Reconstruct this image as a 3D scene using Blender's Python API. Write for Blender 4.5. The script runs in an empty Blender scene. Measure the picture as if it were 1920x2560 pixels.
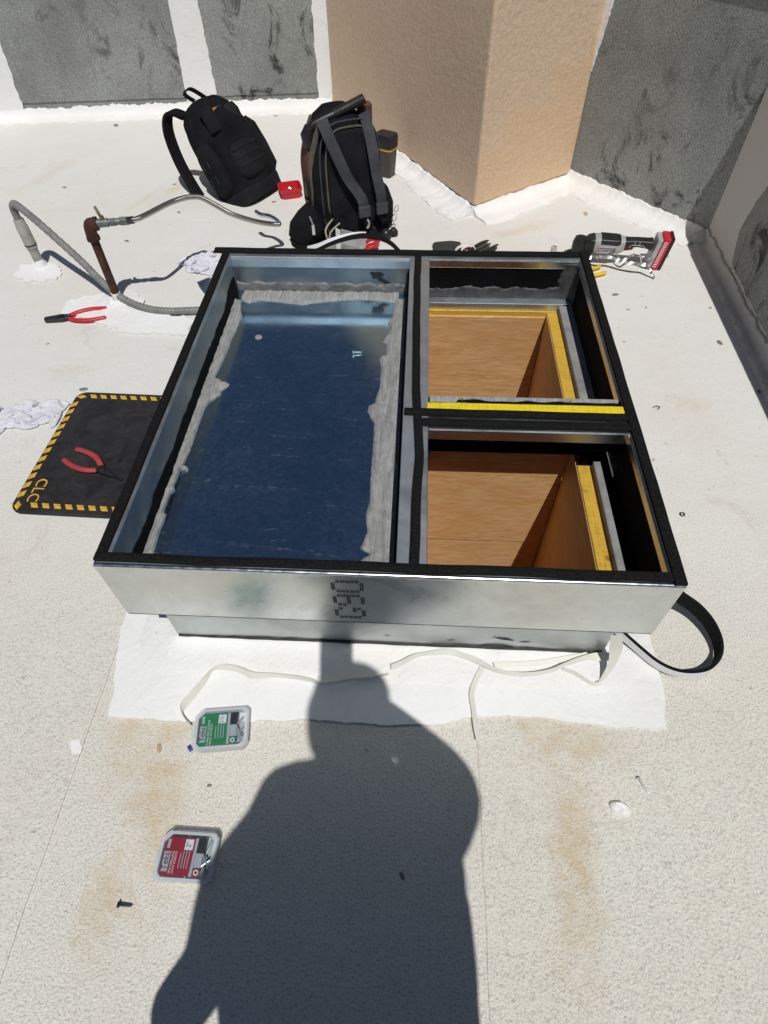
import bpy, math, random
from mathutils import Vector, Matrix, noise
random.seed(7)
R = math.radians
scene = bpy.context.scene
col = scene.collection

# ---------------------------------------------------------------- camera
CAM = Vector((0.59565, -0.59470, 1.34390))
FPX, DEP, ROLL, YAW = 1500.2, 0.90194, -0.024258, -0.070371      # focal length in photo pixels (1920 wide), depression, roll, yaw
_d = Vector((math.sin(YAW)*math.cos(DEP), math.cos(YAW)*math.cos(DEP), -math.sin(DEP)))
_r = Vector((math.cos(YAW), -math.sin(YAW), 0)); _u = _r.cross(_d)
RX = _r*math.cos(ROLL) + _u*math.sin(ROLL)
UX = -_r*math.sin(ROLL) + _u*math.cos(ROLL)
cd = bpy.data.cameras.new('camera'); cam = bpy.data.objects.new('camera', cd); col.objects.link(cam)
cd.sensor_fit = 'HORIZONTAL'; cd.sensor_width = 36; cd.lens = FPX/1920*36
cd.clip_start = 0.01; cd.clip_end = 500
M = Matrix((RX, UX, -_d)).transposed().to_4x4(); M.translation = CAM
cam.matrix_world = M
scene.camera = cam
scene.render.resolution_x = 768; scene.render.resolution_y = 1024

# ---------------------------------------------------------------- sky, sun, exposure
SUNV = Vector((-0.126, 0.487, -1.0)).normalized()                 # the way the sunlight travels
w = bpy.data.worlds.new('World'); scene.world = w; w.use_nodes = True
wn = w.node_tree; bg = wn.nodes['Background']
sky = wn.nodes.new('ShaderNodeTexSky'); sky.sky_type = 'NISHITA'; sky.sun_disc = False
sky.sun_elevation = math.asin(-SUNV.z); sky.sun_rotation = math.atan2(-SUNV.x, -SUNV.y)
sky.air_density = 1.0; sky.dust_density = 0.3; sky.ozone_density = 2.0; sky.altitude = 300
wn.links.new(sky.outputs[0], bg.inputs[0]); bg.inputs[1].default_value = 0.05
sl = bpy.data.lights.new('sun', 'SUN'); sl.energy = 5.0; sl.angle = R(0.53); sl.color = (1.0, 0.98, 0.95)
so = bpy.data.objects.new('sun', sl); col.objects.link(so)
so.rotation_euler = SUNV.to_track_quat('-Z', 'Y').to_euler(); so.location = (0, -3, 6)
vs = scene.view_settings; vs.view_transform = 'Standard'; vs.look = 'None'; vs.gamma = 1; vs.exposure = -0.68
vs.use_curve_mapping = False

# ---------------------------------------------------------------- helpers
def ray(px, py):
    return _d + RX*((px-960)/FPX) - UX*((py-1280)/FPX)
def G(px, py, z=0.0):                     # the point of height z seen at a photo pixel
    v = ray(px, py); return CAM + v*((z-CAM.z)/v.z)
def WPT(px, py, P0, n):                   # the point of a vertical plane seen at a photo pixel
    v = ray(px, py); return CAM + v*((P0-CAM).dot(n)/v.dot(n))
def rn(a): return random.uniform(-a, a)
def nz(p, s=1.0, seed=0.0): return noise.noise(Vector(p)*s + Vector((seed, seed*1.7, -seed)))
def catmull(pts, k=6):
    pts = [Vector(p) for p in pts]; out = []
    for i in range(len(pts)-1):
        p0 = pts[max(i-1, 0)]; p1 = pts[i]; p2 = pts[i+1]; p3 = pts[min(i+2, len(pts)-1)]
        for j in range(k):
            t = j/k
            out.append(0.5*((2*p1) + (p2-p0)*t + (2*p0-5*p1+4*p2-p3)*t*t + (3*p1-p0-3*p2+p3)*t**3))
    out.append(pts[-1]); return out

class B:
    def __init__(s): s.v = []; s.f = []; s.T = Matrix.Identity(4)
    def add(s, vs, fs):
        o = len(s.v); s.v += [tuple(s.T @ Vector(v)) for v in vs]; s.f += [tuple(i+o for i in f) for f in fs]; return s
    def box(s, x0, y0, z0, x1, y1, z1):
        vs = [(x, y, z) for z in (z0, z1) for y in (y0, y1) for x in (x0, x1)]
        return s.add(vs, [(0,2,3,1),(4,5,7,6),(0,1,5,4),(2,6,7,3),(0,4,6,2),(1,3,7,5)])
    def prism(s, poly, z0, z1):
        n = len(poly)
        a = sum(poly[i][0]*poly[(i+1)%n][1]-poly[(i+1)%n][0]*poly[i][1] for i in range(n))
        if a < 0: poly = poly[::-1]
        vs = [(p[0], p[1], z0) for p in poly] + [(p[0], p[1], z1) for p in poly]
        return s.add(vs, [tuple(range(n-1, -1, -1)), tuple(range(n, 2*n))] + [(i, (i+1)%n, n+(i+1)%n, n+i) for i in range(n)])
    def loft(s, rings, caps=True, closed=True):
        n = len(rings[0]); vs = [p for r in rings for p in r]; fs = []
        for k in range(len(rings)-1):
            for i in range(n if closed else n-1):
                j = (i+1) % n; fs.append((k*n+i, k*n+j, (k+1)*n+j, (k+1)*n+i))
        if caps: fs += [tuple(range(n-1, -1, -1)), tuple(range((len(rings)-1)*n, len(rings)*n))]
        return s.add(vs, fs)
    def tube(s, pts, r, n=8, flat=1.0):
        pts = [Vector(p) for p in pts]; rings = []; ref = None
        for i, p in enumerate(pts):
            t = (pts[min(i+1, len(pts)-1)] - pts[max(i-1, 0)]).normalized()
            if ref is None: ref = t.orthogonal().normalized() if abs(t.z) > .95 else Vector((0, 0, 1))
            a = (ref - t*ref.dot(t)); a = a.normalized() if a.length > 1e-6 else t.orthogonal().normalized()
            b = t.cross(a); ref = a; rr = r[i] if isinstance(r, (list, tuple)) else r
            rings.append([p + a*math.cos(2*math.pi*k/n)*rr*flat + b*math.sin(2*math.pi*k/n)*rr for k in range(n)])
        return s.loft(rings)
    def ribbon(s, a, b, t):                # slab between two edge lines, t thick
        m = []
        for i in range(len(a)):
            A, Bp = Vector(a[i]), Vector(b[i])
            d = Vector(a[min(i+1, len(a)-1)]) - Vector(a[max(i-1, 0)])
            nrm = d.cross(Bp-A); nrm = nrm.normalized()*t/2 if nrm.length > 1e-9 else Vector((0, 0, t/2))
            m.append([A+nrm, Bp+nrm, Bp-nrm, A-nrm])
        return s.loft(m)
    def lathe(s, prof, n=16):              # profile of (r, z)
        return s.loft([[(r*math.cos(2*math.pi*k/n), r*math.sin(2*math.pi*k/n), z) for k in range(n)] for r, z in prof])
    def build(s, name, mat, parent=None, smooth=None, bevel=0, loc=None):
        me = bpy.data.meshes.new(name); me.from_pydata(s.v, [], s.f); me.update()
        if smooth is not None:
            me.shade_smooth(); me.set_sharp_from_angle(angle=R(smooth))
        me.materials.append(mat)
        o = bpy.data.objects.new(name, me); col.objects.link(o)
        if parent: o.parent = parent
        if bevel:
            m = o.modifiers.new('bevel', 'BEVEL'); m.width = bevel; m.segments = 2; m.limit_method = 'ANGLE'; m.angle_limit = R(40)
        return o
def tag(o, label=None, cat=None, group=None, kind=None):
    if label: o['label'] = label
    if cat: o['category'] = cat
    if group: o['group'] = group
    if kind: o['kind'] = kind
    return o
def thing(name, label, cat, loc=(0, 0, 0), rotz=0, group=None, mat=None):
    o = bpy.data.objects.new(name, None); col.objects.link(o); o.empty_display_size = .05
    if mat is not None: o.matrix_world = mat
    else: o.location = loc; o.rotation_euler = (0, 0, rotz)
    return tag(o, label, cat, group)
def text(name, body, size, mat, parent, M4, thick=0.0, align='CENTER'):
    cu = bpy.data.curves.new(name, 'FONT'); cu.body = body; cu.size = size; cu.extrude = thick
    cu.align_x = align; cu.align_y = 'CENTER'; cu.resolution_u = 3
    t = bpy.data.objects.new(name, cu); col.objects.link(t)
    me = bpy.data.meshes.new_from_object(t); bpy.data.objects.remove(t); bpy.data.curves.remove(cu)
    me.materials.append(mat); o = bpy.data.objects.new(name, me); col.objects.link(o)
    o.parent = parent; o.matrix_local = M4; return o

# ---------------------------------------------------------------- materials
class N:
    def __init__(s, name):
        s.m = bpy.data.materials.new(name); s.m.use_nodes = True; s.t = s.m.node_tree
        s.p = s.t.nodes['Principled BSDF']; s.co = s.t.nodes.new('ShaderNodeTexCoord').outputs['Object']
    def n(s, typ, **k):
        x = s.t.nodes.new('ShaderNode'+typ)
        for a, b in k.items(): setattr(x, a, b)
        return x
    def l(s, a, b): s.t.links.new(a, b)
    def noise(s, scale, detail=3, rough=.55, dist=0, co=None):
        x = s.n('TexNoise'); x.inputs['Scale'].default_value = scale; x.inputs['Detail'].default_value = detail
        x.inputs['Roughness'].default_value = rough; x.inputs['Distortion'].default_value = dist
        s.l(co or s.co, x.inputs['Vector']); return x.outputs[0]
    def ramp(s, fac, stops):
        x = s.n('ValToRGB'); s.l(fac, x.inputs[0]); e = x.color_ramp.elements
        while len(e) < len(stops): e.new(.5)
        for i, (p, c) in enumerate(stops):
            e[i].position = p; e[i].color = (c, c, c, 1) if not isinstance(c, (tuple, list)) else (*c[:3], 1)
        return x.outputs[0]
    def mix(s, fac, a, b, mode='MIX'):
        x = s.n('Mix', data_type='RGBA', blend_type=mode)
        for sock, val in ((x.inputs[0], fac), (x.inputs[6], a), (x.inputs[7], b)):
            if isinstance(val, (int, float)): sock.default_value = val
            elif isinstance(val, (tuple, list)): sock.default_value = (*val[:3], 1)
            else: s.l(val, sock)
        return x.outputs[2]
    def math(s, op, a, b=0.0):
        x = s.n('Math', operation=op)
        for i, val in enumerate((a, b)):
            if isinstance(val, (int, float)): x.inputs[i].default_value = val
            else: s.l(val, x.inputs[i])
        return x.outputs[0]
    def scaled(s, sx, sy, sz, rot=0):
        x = s.n('Mapping'); x.inputs['Scale'].default_value = (sx, sy, sz); x.inputs['Rotation'].default_value = (0, 0, rot)
        s.l(s.co, x.inputs[0]); return x.outputs[0]
    def bump(s, h, strength, dist, prev=None):
        x = s.n('Bump'); x.inputs['Strength'].default_value = strength; x.inputs['Distance'].default_value = dist
        s.l(h, x.inputs['Height'])
        if prev: s.l(prev, x.inputs['Normal'])
        return x.outputs[0]
    def out(s, color=None, rough=None, metal=None, normal=None, spec=None, **k):
        for nm, v in (('Base Color', color), ('Roughness', rough), ('Metallic', metal), ('Normal', normal), ('Specular IOR Level', spec)):
            if v is None: continue
            if isinstance(v, (int, float)): s.p.inputs[nm].default_value = v
            elif isinstance(v, (tuple, list)): s.p.inputs[nm].default_value = (*v[:3], 1)
            else: s.l(v, s.p.inputs[nm])
        for a, b in k.items(): s.p.inputs[a].default_value = b
        return s.m
def simple(name, c, rough=.6, metal=0, var=.25, vs=20, bs=0, bst=.3, bd=.002, spec=.5):
    x = N(name); f = x.noise(vs, 4)
    cl = x.ramp(f, [(.3, tuple(v*(1-var) for v in c)), (.7, tuple(min(1, v*(1+var)) for v in c))])
    nr = x.bump(x.noise(bs, 3), bst, bd) if bs else None
    rg = x.ramp(x.noise(vs*.7, 3), [(.3, max(0.02, rough-.08)), (.7, min(1, rough+.08))])
    return x.out(cl, rg, metal, nr, spec)

def roof_material():
    x = N('roof_coating')
    sp = x.n('SeparateXYZ'); x.l(x.co, sp.inputs[0])
    wob = x.noise(2.2, 4, .6)
    yy = x.math('ADD', sp.outputs['Y'], x.math('MULTIPLY', x.math('SUBTRACT', wob, .5), .9))
    mr = x.n('MapRange', interpolation_type='SMOOTHSTEP'); x.l(yy, mr.inputs[0])
    mr.inputs[1].default_value = .9; mr.inputs[2].default_value = -.15; front = mr.outputs[0]
    gran = x.noise(215, 3, .55, .5)                                                 # worm-like granules under the paint
    fine = x.noise(420, 3, .6)
    cloud = x.noise(1.6, 5, .6)
    base = x.mix(front, (.765, .755, .72), (.825, .795, .71))
    base = x.mix(x.ramp(cloud, [(.42, 0), (.70, .5)]), base, (.73, .685, .59))
    pit = x.ramp(gran, [(.30, .66), (.42, .88), (.50, .98), (.62, 1.0)])
    soft = x.ramp(gran, [(.30, .86), (.48, 1.0)])
    grain = x.mix(front, soft, pit)
    base = x.mix(1.0, base, grain, 'MULTIPLY')
    base = x.mix(1.0, base, x.ramp(fine, [(.3, .9), (.7, 1.03)]), 'MULTIPLY')
    # dirt specks
    sk = x.noise(38, 2, .5); base = x.mix(x.ramp(sk, [(.71, 0), (.76, .55)]), base, (.33, .29, .24))
    scf = x.noise(3.1, 7, .78, 1.6); base = x.mix(x.ramp(scf, [(.60, 0), (.645, .35), (.67, 0)]), base, (.50, .45, .37))
    # rusty water stains with shapes of their own
    S = [(.09, -.33, .075, .22, .2, .75), (.04, -.50, .07, .10, 0, .7), (.93, -.38, .06, .24, -.05, .75), (.92, -.15, .09, .10, 0, .6), (.0, -.22, .07, .14, .1, .5), (-.03, .05, .05, .2, .1, .5),
         (-.10, .42, .07, .10, 0, .45), (-.62, 2.55, .05, .34, -.35, .5), (-.75, 2.40, .03, .25, -.35, .4), (1.08, 2.12, .22, .05, .5, .5),
         (-.62, 1.05, .09, .06, 0, .45), (-1.35, 2.65, .05, .3, -.4, .35), (.10, -.15, .16, .05, 0, .4), (1.0, -.16, .13, .05, 0, .45), (1.52, .95, .07, .05, 0, .4), (.02, .22, .05, .12, .2, .4)]
    sn = x.math('MULTIPLY', x.math('SUBTRACT', x.noise(11, 6, .72, .8), .5), 3.0)
    sbr = x.ramp(x.noise(34, 5, .7, .4), [(.35, .35), (.62, 1.0)])
    for (sx, sy, rx, ry, ro, st) in S:
        mp = x.n('Mapping', vector_type='TEXTURE'); mp.inputs['Location'].default_value = (sx, sy, 0)
        mp.inputs['Rotation'].default_value = (0, 0, ro); mp.inputs['Scale'].default_value = (rx, ry, 1); x.l(x.co, mp.inputs[0])
        ln = x.n('VectorMath', operation='LENGTH'); x.l(mp.outputs[0], ln.inputs[0])
        dd = x.math('ADD', ln.outputs['Value'], sn)
        base = x.mix(x.math('MULTIPLY', x.ramp(dd, [(.1, 1), (.5, .55), (1.15, 0)]), x.math('MULTIPLY', sbr, st)), base, (.60, .47, .29))
    nr = x.bump(x.noise(5, 4, .6), .35, .02)
    nr = x.bump(x.noise(30, 3, .6), .3, .004, nr)
    b2 = x.n('Bump'); b2.inputs['Distance'].default_value = .006; x.l(gran, b2.inputs['Height']); x.l(nr, b2.inputs['Normal'])
    x.l(x.ramp(front, [(0, .2), (1, .72)]), b2.inputs['Strength'])
    return x.out(base, .75, 0, b2.outputs[0], .25)
def paint_material(name, c, scale=1.0, st=.45):
    x = N(name)
    f = x.noise(3*scale, 5, .6); cl = x.mix(x.ramp(f, [(.4, 0), (.75, .5)]), c, (c[0]*.88, c[1]*.86, c[2]*.80))
    sk = x.noise(46*scale, 2); cl = x.mix(x.ramp(sk, [(.72, 0), (.78, .45)]), cl, (.35, .33, .3))
    nr = x.bump(x.noise(9*scale, 4, .6, .6), .5, .012)
    nr = x.bump(x.noise(75*scale, 3, .6), st, .003, nr)
    return x.out(cl, .62, 0, nr, .3)
def capsheet_material():
    x = N('granule_cap_sheet')
    g = x.noise(210, 3, .6); big = x.noise(2.5, 4, .6)
    c = x.ramp(g, [(.30, (.14, .145, .14)), (.44, (.255, .262, .25)), (.56, (.34, .35, .33)), (.72, (.48, .49, .465))])
    c = x.mix(1, c, x.ramp(big, [(.3, .72), (.7, 1.08)]), 'MULTIPLY')
    sc = x.noise(7, 6, .75, .8, x.scaled(1, 1, .6)); m2 = x.noise(1.1, 2)
    fac = x.math('MULTIPLY', x.ramp(sc, [(.535, 0), (.64, .85)]), x.ramp(m2, [(.40, .08), (.58, 1)]))
    c = x.mix(fac, c, (.02, .02, .021))
    nr = x.bump(g, .7, .003)
    return x.out(c, .9, 0, nr, .2)
def stucco_material():
    x = N('tan_stucco')
    big = x.noise(2.0, 4, .6)
    c = x.mix(x.ramp(big, [(.35, 0), (.65, 1)]), (.68, .505, .36), (.72, .54, .385))
    # a repaint of a warmer tan low on the right-hand face, with stepped roller edges
    sp = x.n('SeparateXYZ'); x.l(x.co, sp.inputs[0])
    stp = x.n('Math', operation='SNAP'); x.l(x.math('ADD', sp.outputs['X'], x.math('MULTIPLY', x.noise(4, 2), .12)), stp.inputs[0]); stp.inputs[1].default_value = .17
    mm = x.n('Math', operation='MULTIPLY_ADD'); x.l(x.math('SUBTRACT', stp.outputs[0], .85), mm.inputs[0]); mm.inputs[1].default_value = .75; mm.inputs[2].default_value = .26
    below = x.math('LESS_THAN', sp.outputs['Z'], mm.outputs[0])
    right = x.math('GREATER_THAN', sp.outputs['X'], .853)
    c = x.mix(x.math('MULTIPLY', below, x.math('MULTIPLY', right, .6)), c, (.74, .51, .31))
    c = x.mix(1, c, x.ramp(x.noise(60, 4, .6), [(.3, .9), (.7, 1.05)]), 'MULTIPLY')
    nr = x.bump(x.noise(26, 5, .62, 1.6), .6, .008)
    nr = x.bump(x.noise(95, 3, .6), .4, .002, nr)
    return x.out(c, .85, 0, nr, .2)
def galv(name, c=(.72, .755, .75), r0=.2, r1=.42, brushed=True, sc=1.0):
    x = N(name)
    sp = x.noise(26*sc, 3, .7, .5); sm = x.noise(6*sc, 5, .65, 1.0)
    cl = x.mix(x.ramp(sp, [(.35, 0), (.65, 1)]), c, tuple(v*.92 for v in c))
    cl = x.mix(x.ramp(sm, [(.52, 0), (.72, .4)]), cl, tuple(v*.70 for v in c))
    rg = x.ramp(sm, [(.3, r0), (.7, r1)])
    nr = x.bump(x.noise(3.5*sc, 3, .5), .12, .02)
    nr = x.bump(x.noise(60*sc, 2, .5, 0, x.scaled(1, 1, .3)), .05, .001, nr)
    return x.out(cl, rg, 1.0, nr)
def plywood():
    x = N('plywood')
    gr = x.noise(7, 6, .68, 2.2, x.scaled(1.0, 1.0, 9)); fg = x.noise(60, 4, .6, .2, x.scaled(.35, .35, 6)); big = x.noise(3, 3, .6, .5)
    c = x.ramp(gr, [(.3, (.52, .27, .09)), (.5, (.68, .40, .165)), (.7, (.80, .56, .30))])
    c = x.mix(x.ramp(big, [(.4, 0), (.7, .6)]), c, (.60, .31, .10))
    c = x.mix(x.ramp(fg, [(.52, 0), (.72, .6)]), c, (.78, .62, .44))
    return x.out(c, .5, 0, x.bump(fg, .2, .001), .4)
def lumber(name, c, dark):
    x = N(name); gr = x.noise(14, 5, .65, 1.0, x.scaled(1.2, 14, 14)); g2 = x.noise(14, 5, .65, 1.0, x.scaled(14, 1.2, 14))
    f = x.math('MULTIPLY', x.math('ADD', gr, g2), .5)
    cl = x.ramp(f, [(.36, dark), (.5, c), (.66, tuple(min(1, v*1.12) for v in c))])
    cl = x.mix(x.ramp(x.noise(22, 3), [(.64, 0), (.72, .7)]), cl, tuple(v*.35 for v in dark))
    return x.out(cl, .6, 0, x.bump(f, .3, .0015), .3)
def caulk_material():
    x = N('grey_caulk'); f = x.noise(40, 4, .6, 1.0); st = x.noise(8, 5, .7, 1.5, x.scaled(9, 1, 3))
    cl = x.mix(x.ramp(st, [(.4, 0), (.65, 1)]), (.37, .37, .36), (.24, .24, .24))
    nr = x.bump(st, .9, .006); nr = x.bump(f, .4, .0025, nr)
    return x.out(cl, .55, 0, nr, .4)
def pane_material():
    x = N('coated_glass')
    sc = x.noise(6, 6, .85, .6, x.scaled(1.0, 11, 1, .10)); sc2 = x.noise(7, 6, .88, .8, x.scaled(2, 13, 1, -.35)); d = x.noise(90, 3, .7); lg = x.noise(4, 4, .6)
    scr = x.math('MULTIPLY', x.math('ADD', x.ramp(sc, [(.60, 0), (.66, 1)]), x.ramp(sc2, [(.64, 0), (.69, .8)])), x.ramp(d, [(.4, .1), (.65, 1)]))
    dust = x.math('ADD', x.math('MULTIPLY', x.ramp(lg, [(.3, .3), (.7, 1)]), x.ramp(d, [(.35, 0.006), (.8, .075)])), x.math('MULTIPLY', scr, .26))
    rg = x.ramp(x.noise(11, 4, .6), [(.3, .09), (.75, .2)])
    x.out((.42, .60, .73), rg, 1.0)
    df = x.n('BsdfDiffuse'); df.inputs[0].default_value = (.42, .45, .48, 1); mx = x.n('MixShader'); x.l(dust, mx.inputs[0])
    x.l(x.p.outputs[0], mx.inputs[1]); x.l(df.outputs[0], mx.inputs[2]); x.l(mx.outputs[0], x.t.nodes['Material Output'].inputs[0]); return x.m
def foam_material():
    x = N('black_foam'); f = x.noise(260, 3, .7)
    cl = x.ramp(f, [(.35, .004), (.65, .016)])
    return x.out(cl, .9, 0, x.bump(f, .6, .0015), .12)
def fabric(name, c, weave=900):
    x = N(name); f = x.noise(weave*.3, 3, .7); b = x.noise(9, 4, .6)
    cl = x.mix(x.ramp(b, [(.35, 0), (.7, 1)]), c, tuple(v*1.7+.003 for v in c))
    return x.out(cl, .85, 0, x.bump(b, .6, .02, x.bump(f, .4, .001)), .1)
def rust():
    x = N('rusty_iron'); f = x.noise(28, 5, .7, .6)
    cl = x.ramp(f, [(.3, (.022, .012, .010)), (.55, (.075, .033, .022)), (.75, (.17, .075, .04))])
    return x.out(cl, .8, .15, x.bump(f, .4, .002), .3)
def translucent(name, c, transp, rough=.3):
    x = N(name); x.out(c, rough, 0, x.bump(x.noise(70, 3), .15, .001), .5)
    o = x.t.nodes['Material Output']; tr = x.n('BsdfTransparent'); mx = x.n('MixShader'); mx.inputs[0].default_value = transp
    tr.inputs[0].default_value = (.93, .95, .96, 1)
    x.l(x.p.outputs[0], mx.inputs[1]); x.l(tr.outputs[0], mx.inputs[2]); x.l(mx.outputs[0], o.inputs[0]); return x.m
def cloth_material():
    x = N('white_terry'); f = x.noise(330, 3, .7); w_ = x.noise(12, 3)
    cl = x.mix(x.ramp(w_, [(.3, 0), (.7, 1)]), (.80, .80, .85), (.70, .69, .75))
    return x.out(cl, .95, 0, x.bump(f, .9, .003), .1)
MROOF = roof_material(); MWHITE = paint_material('fresh_white_coating', (.86, .86, .85)); MWHITE3 = paint_material('shaded_white_coating', (.56, .545, .52)); MWHITE2 = paint_material('thick_white_coating', (.84, .835, .82), 1.0, .8)  # the darker white is for the right parapet, its shade put into the colour
MCAP = capsheet_material(); MSTUC = stucco_material(); MGALV = galv('galvanized_steel'); MGALVR = galv('rough_galvanized_steel', (.70, .745, .77), .42, .6); MGALVL = galv('dark_galvanized_lining', (.46, .50, .50), .26, .48, True, .8); MGALVD = galv('dull_galvanized_steel', (.55, .58, .57), .35, .55)
MPLY = plywood(); MYEL = lumber('yellow_painted_lumber', (.62, .39, .05), (.40, .22, .03)); MYELB = lumber('bright_yellow_lumber', (.80, .62, .02), (.55, .38, .02))
MCAULK = caulk_material(); MCAULKM = simple('shaded_grey_caulk', (.17, .17, .17), .6, 0, .35, 30, 55, .7, .005); MCAULKD = simple('dark_grey_caulk', (.055, .055, .058), .6, 0, .35, 30, 55, .7, .005); MPANE = pane_material(); MFOAM = foam_material()
MEPDM = simple('plain_black', (.0045, .0045, .0055), .85, 0, .5, 9, 40, .5, .004, .12); MTAR = simple('black_mastic', (.012, .012, .013), .6, 0, .4, 40, 80, .6, .003)
MFLATG = simple('flat_grey', (.26, .26, .255), .8, 0, .25, 20, 60, .4, .003)
MFAB = fabric('black_nylon', (.0065, .0065, .008)); MFABG = fabric('grey_webbing', (.045, .048, .052)); MFABK = fabric('dark_webbing', (.013, .013, .015)); MFABB = fabric('brown_nylon', (.10, .045, .03)); MFABO = fabric('olive_grey_nylon', (.085, .075, .062))
MFABD = fabric('charcoal_nylon', (.010, .010, .012))
MBLK = simple('black_plastic', (.014, .014, .015), .45, 0, .3, 30); MRUB = simple('black_rubber', (.018, .018, .019), .75, 0, .5, 6, 60, .3, .002)
MGRY = simple('grey_plastic', (.42, .42, .41), .5, 0, .15, 30); MRED = simple('red_plastic', (.55, .018, .03), .4, 0, .15, 30); MREDD = simple('dull_red_grip', (.42, .05, .055), .5, 0, .2, 30)
MYEP = simple('yellow_plastic', (.80, .47, .01), .4, 0, .15, 30); MYED = simple('worn_yellow_print', (.66, .37, .03), .7, 0, .3, 60)
MSTEEL = simple('bright_steel', (.70, .71, .72), .25, 1, .15, 60); MDST = simple('dark_steel', (.06, .06, .065), .4, .8, .4, 50); MZINC = simple('zinc_screw', (.60, .66, .68), .35, .7, .2, 80)
MCOND = simple('grey_conduit', (.20, .20, .195), .55, 0, .2, 30); MCONF = simple('conduit_fitting', (.34, .33, .30), .6, 0, .2, 30, 60, .3, .001)
MRUST = rust(); MBRASS = simple('weathered_brass', (.30, .27, .17), .45, .6, .35, 40); MVALVE = simple('green_grey_valve', (.16, .19, .17), .5, .5, .3, 50)
MCLOTH = cloth_material(); MPAPER = simple('release_paper', (.70, .69, .62), .5, 0, .05, 12); MPAPG = simple('grey_sheet', (.50, .51, .52), .5, 0, .1, 12, 12, .3, .004)
MCORD = simple('tan_cord', (.36, .30, .22), .8); MFROST = translucent('frosted_plastic', (.74, .76, .78), .5); MCLEAR = translucent('clear_plastic', (.2, .22, .23), .97, .08)
MGREEN = simple('green_print', (.012, .22, .075), .45, 0, .05); MREDP = simple('red_print', (.33, .008, .03), .45, 0, .05); MPRW = simple('white_print', (.78, .78, .78), .5, 0, .03); MPRG = simple('grey_print', (.42, .43, .46), .45, 0, .05); MPRB = simple('black_print', (.015, .015, .016), .5, 0, .1)
MCHIP = simple('grey_chip', (.22, .21, .19), .85, 0, .4, 60, 90, .5, .003); MTAN = simple('tan_chip', (.50, .36, .23), .85, 0, .3, 60); MBLUE = simple('blue_plastic', (.03, .06, .30), .4)
MORANGE = simple('orange_print', (.55, .16, .03), .6)

# ================================================================ SETTING
W, L, Z1, Z0, IX, IY = 1.10, 1.158, 0.401, 0.215, 0.040, 0.050
HX0, HX1, HY0, HY1 = .06, 1.04, .07, 1.10                            # hole in the roof under the curb
b = B()
for (x0, y0, x1, y1) in ((-15, -15, 15, HY0), (-15, HY1, 15, 15), (-15, HY0, HX0, HY1), (HX1, HY0, 15, HY1)):
    b.add([(x0, y0, 0), (x1, y0, 0), (x1, y1, 0), (x0, y1, 0)], [(0, 1, 2, 3)])
tag(b.build('roof', MROOF), kind='structure')
def resamp(pts, n_):
    pts = [Vector(p) for p in pts]; ac = [0]
    for i in range(1, len(pts)): ac.append(ac[-1]+(pts[i]-pts[i-1]).length)
    out = []
    for k in range(n_):
        s = ac[-1]*k/(n_-1); i = max(j for j in range(len(ac)) if ac[j] <= s+1e-12); i = min(i, len(pts)-2)
        f = (s-ac[i])/max(1e-9, ac[i+1]-ac[i]); out.append(pts[i].lerp(pts[i+1], f))
    return out
def ragged(poly, step=.02, amp=.004, seed=1):
    out = []
    for i in range(len(poly)):
        a, c = Vector(poly[i]), Vector(poly[(i+1) % len(poly)]); n = max(1, int((c-a).length/step)); d = (c-a)
        nrm = Vector((-d.y, d.x)).normalized() if d.length > 1e-9 else Vector((0, 0))
        for k in range(n):
            q = a + d*k/n; o = amp*(nz((q.x*25, q.y*25, 0), 1, seed) + .7*nz((q.x*70, q.y*70, 3), 1, seed))
            out.append((q.x + nrm.x*o, q.y + nrm.y*o))
    return out
# overlapping roofing sheets: the laps run straight away from the camera
b = B(); b.prism(ragged([(.759, -15), (6, -15), (6, -.10), (.759, -.10)], .02, .002, 4) if 0 else
        [(.7585+.0015*nz((0, y*9, 0)), y) for y in [(-2.4+.03*i) for i in range(78)]] + [(1.9, -.06), (1.9, -2.4)], .0005, .0028)
tag(b.build('roof_sheet', MROOF), kind='structure')
b = B(); b.prism([(-.106+.004*nz((0, y*7, 2)), y) for y in [(-2.4+.03*i) for i in range(86)]] + [(-1.9, .18), (-1.9, -2.4)], .0005, .0028)
tag(b.build('roof_sheet', MROOF), kind='structure')
# freshly painted white field round the curb, its brushed edges ragged
def gp(*pts): return [(lambda q: (q.x, q.y))(G(*p)) for p in pts]
fr = gp((315, 1540), (300, 1600), (290, 1700), (275, 1793), (370, 1799), (470, 1806), (634, 1806), (769, 1801), (900, 1808), (1000, 1813), (1111, 1810), (1194, 1791), (1322, 1794), (1499, 1816), (1665, 1827), (1657, 1733), (1638, 1660), (1621, 1588))
fr0 = fr[3:15]                                                            # front edge, left to right
mid = lambda poly, keep: [q for q in ragged(poly, .008, .006, 2)]
b = B()
def strip(edge_out, edge_in): b.loft([[(*o, .001), (*o, .0068), (*i_, .0068), (*i_, .001)] for o, i_ in zip(edge_out, edge_in)])
def edge(pts, k): return [(p.x+.005*nz((p.x*25, p.y*25, 0))+.003*nz((p.x*80, p.y*80, 0)), p.y+.005*nz((p.x*25, p.y*25, 4))+.003*nz((p.x*80, p.y*80, 4))) for p in resamp([Vector((*q, 0)) for q in pts], k)]
A0, A1, A2, A3 = (IX+.01, IY+.01), (W-IX-.01, IY+.01), (W-IX-.01, L-IY-.01), (IX+.01, L-IY-.01)
lin = lambda a, c, k: [(a[0]+(c[0]-a[0])*i/(k-1), a[1]+(c[1]-a[1])*i/(k-1)) for i in range(k)]
strip(edge(fr0, 150), lin(A0, A1, 150))
strip(edge(fr[14:] + [(1.17, .5), (1.19, 1.0), (1.16, 1.33)], 120), lin(A1, A2, 120))
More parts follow.
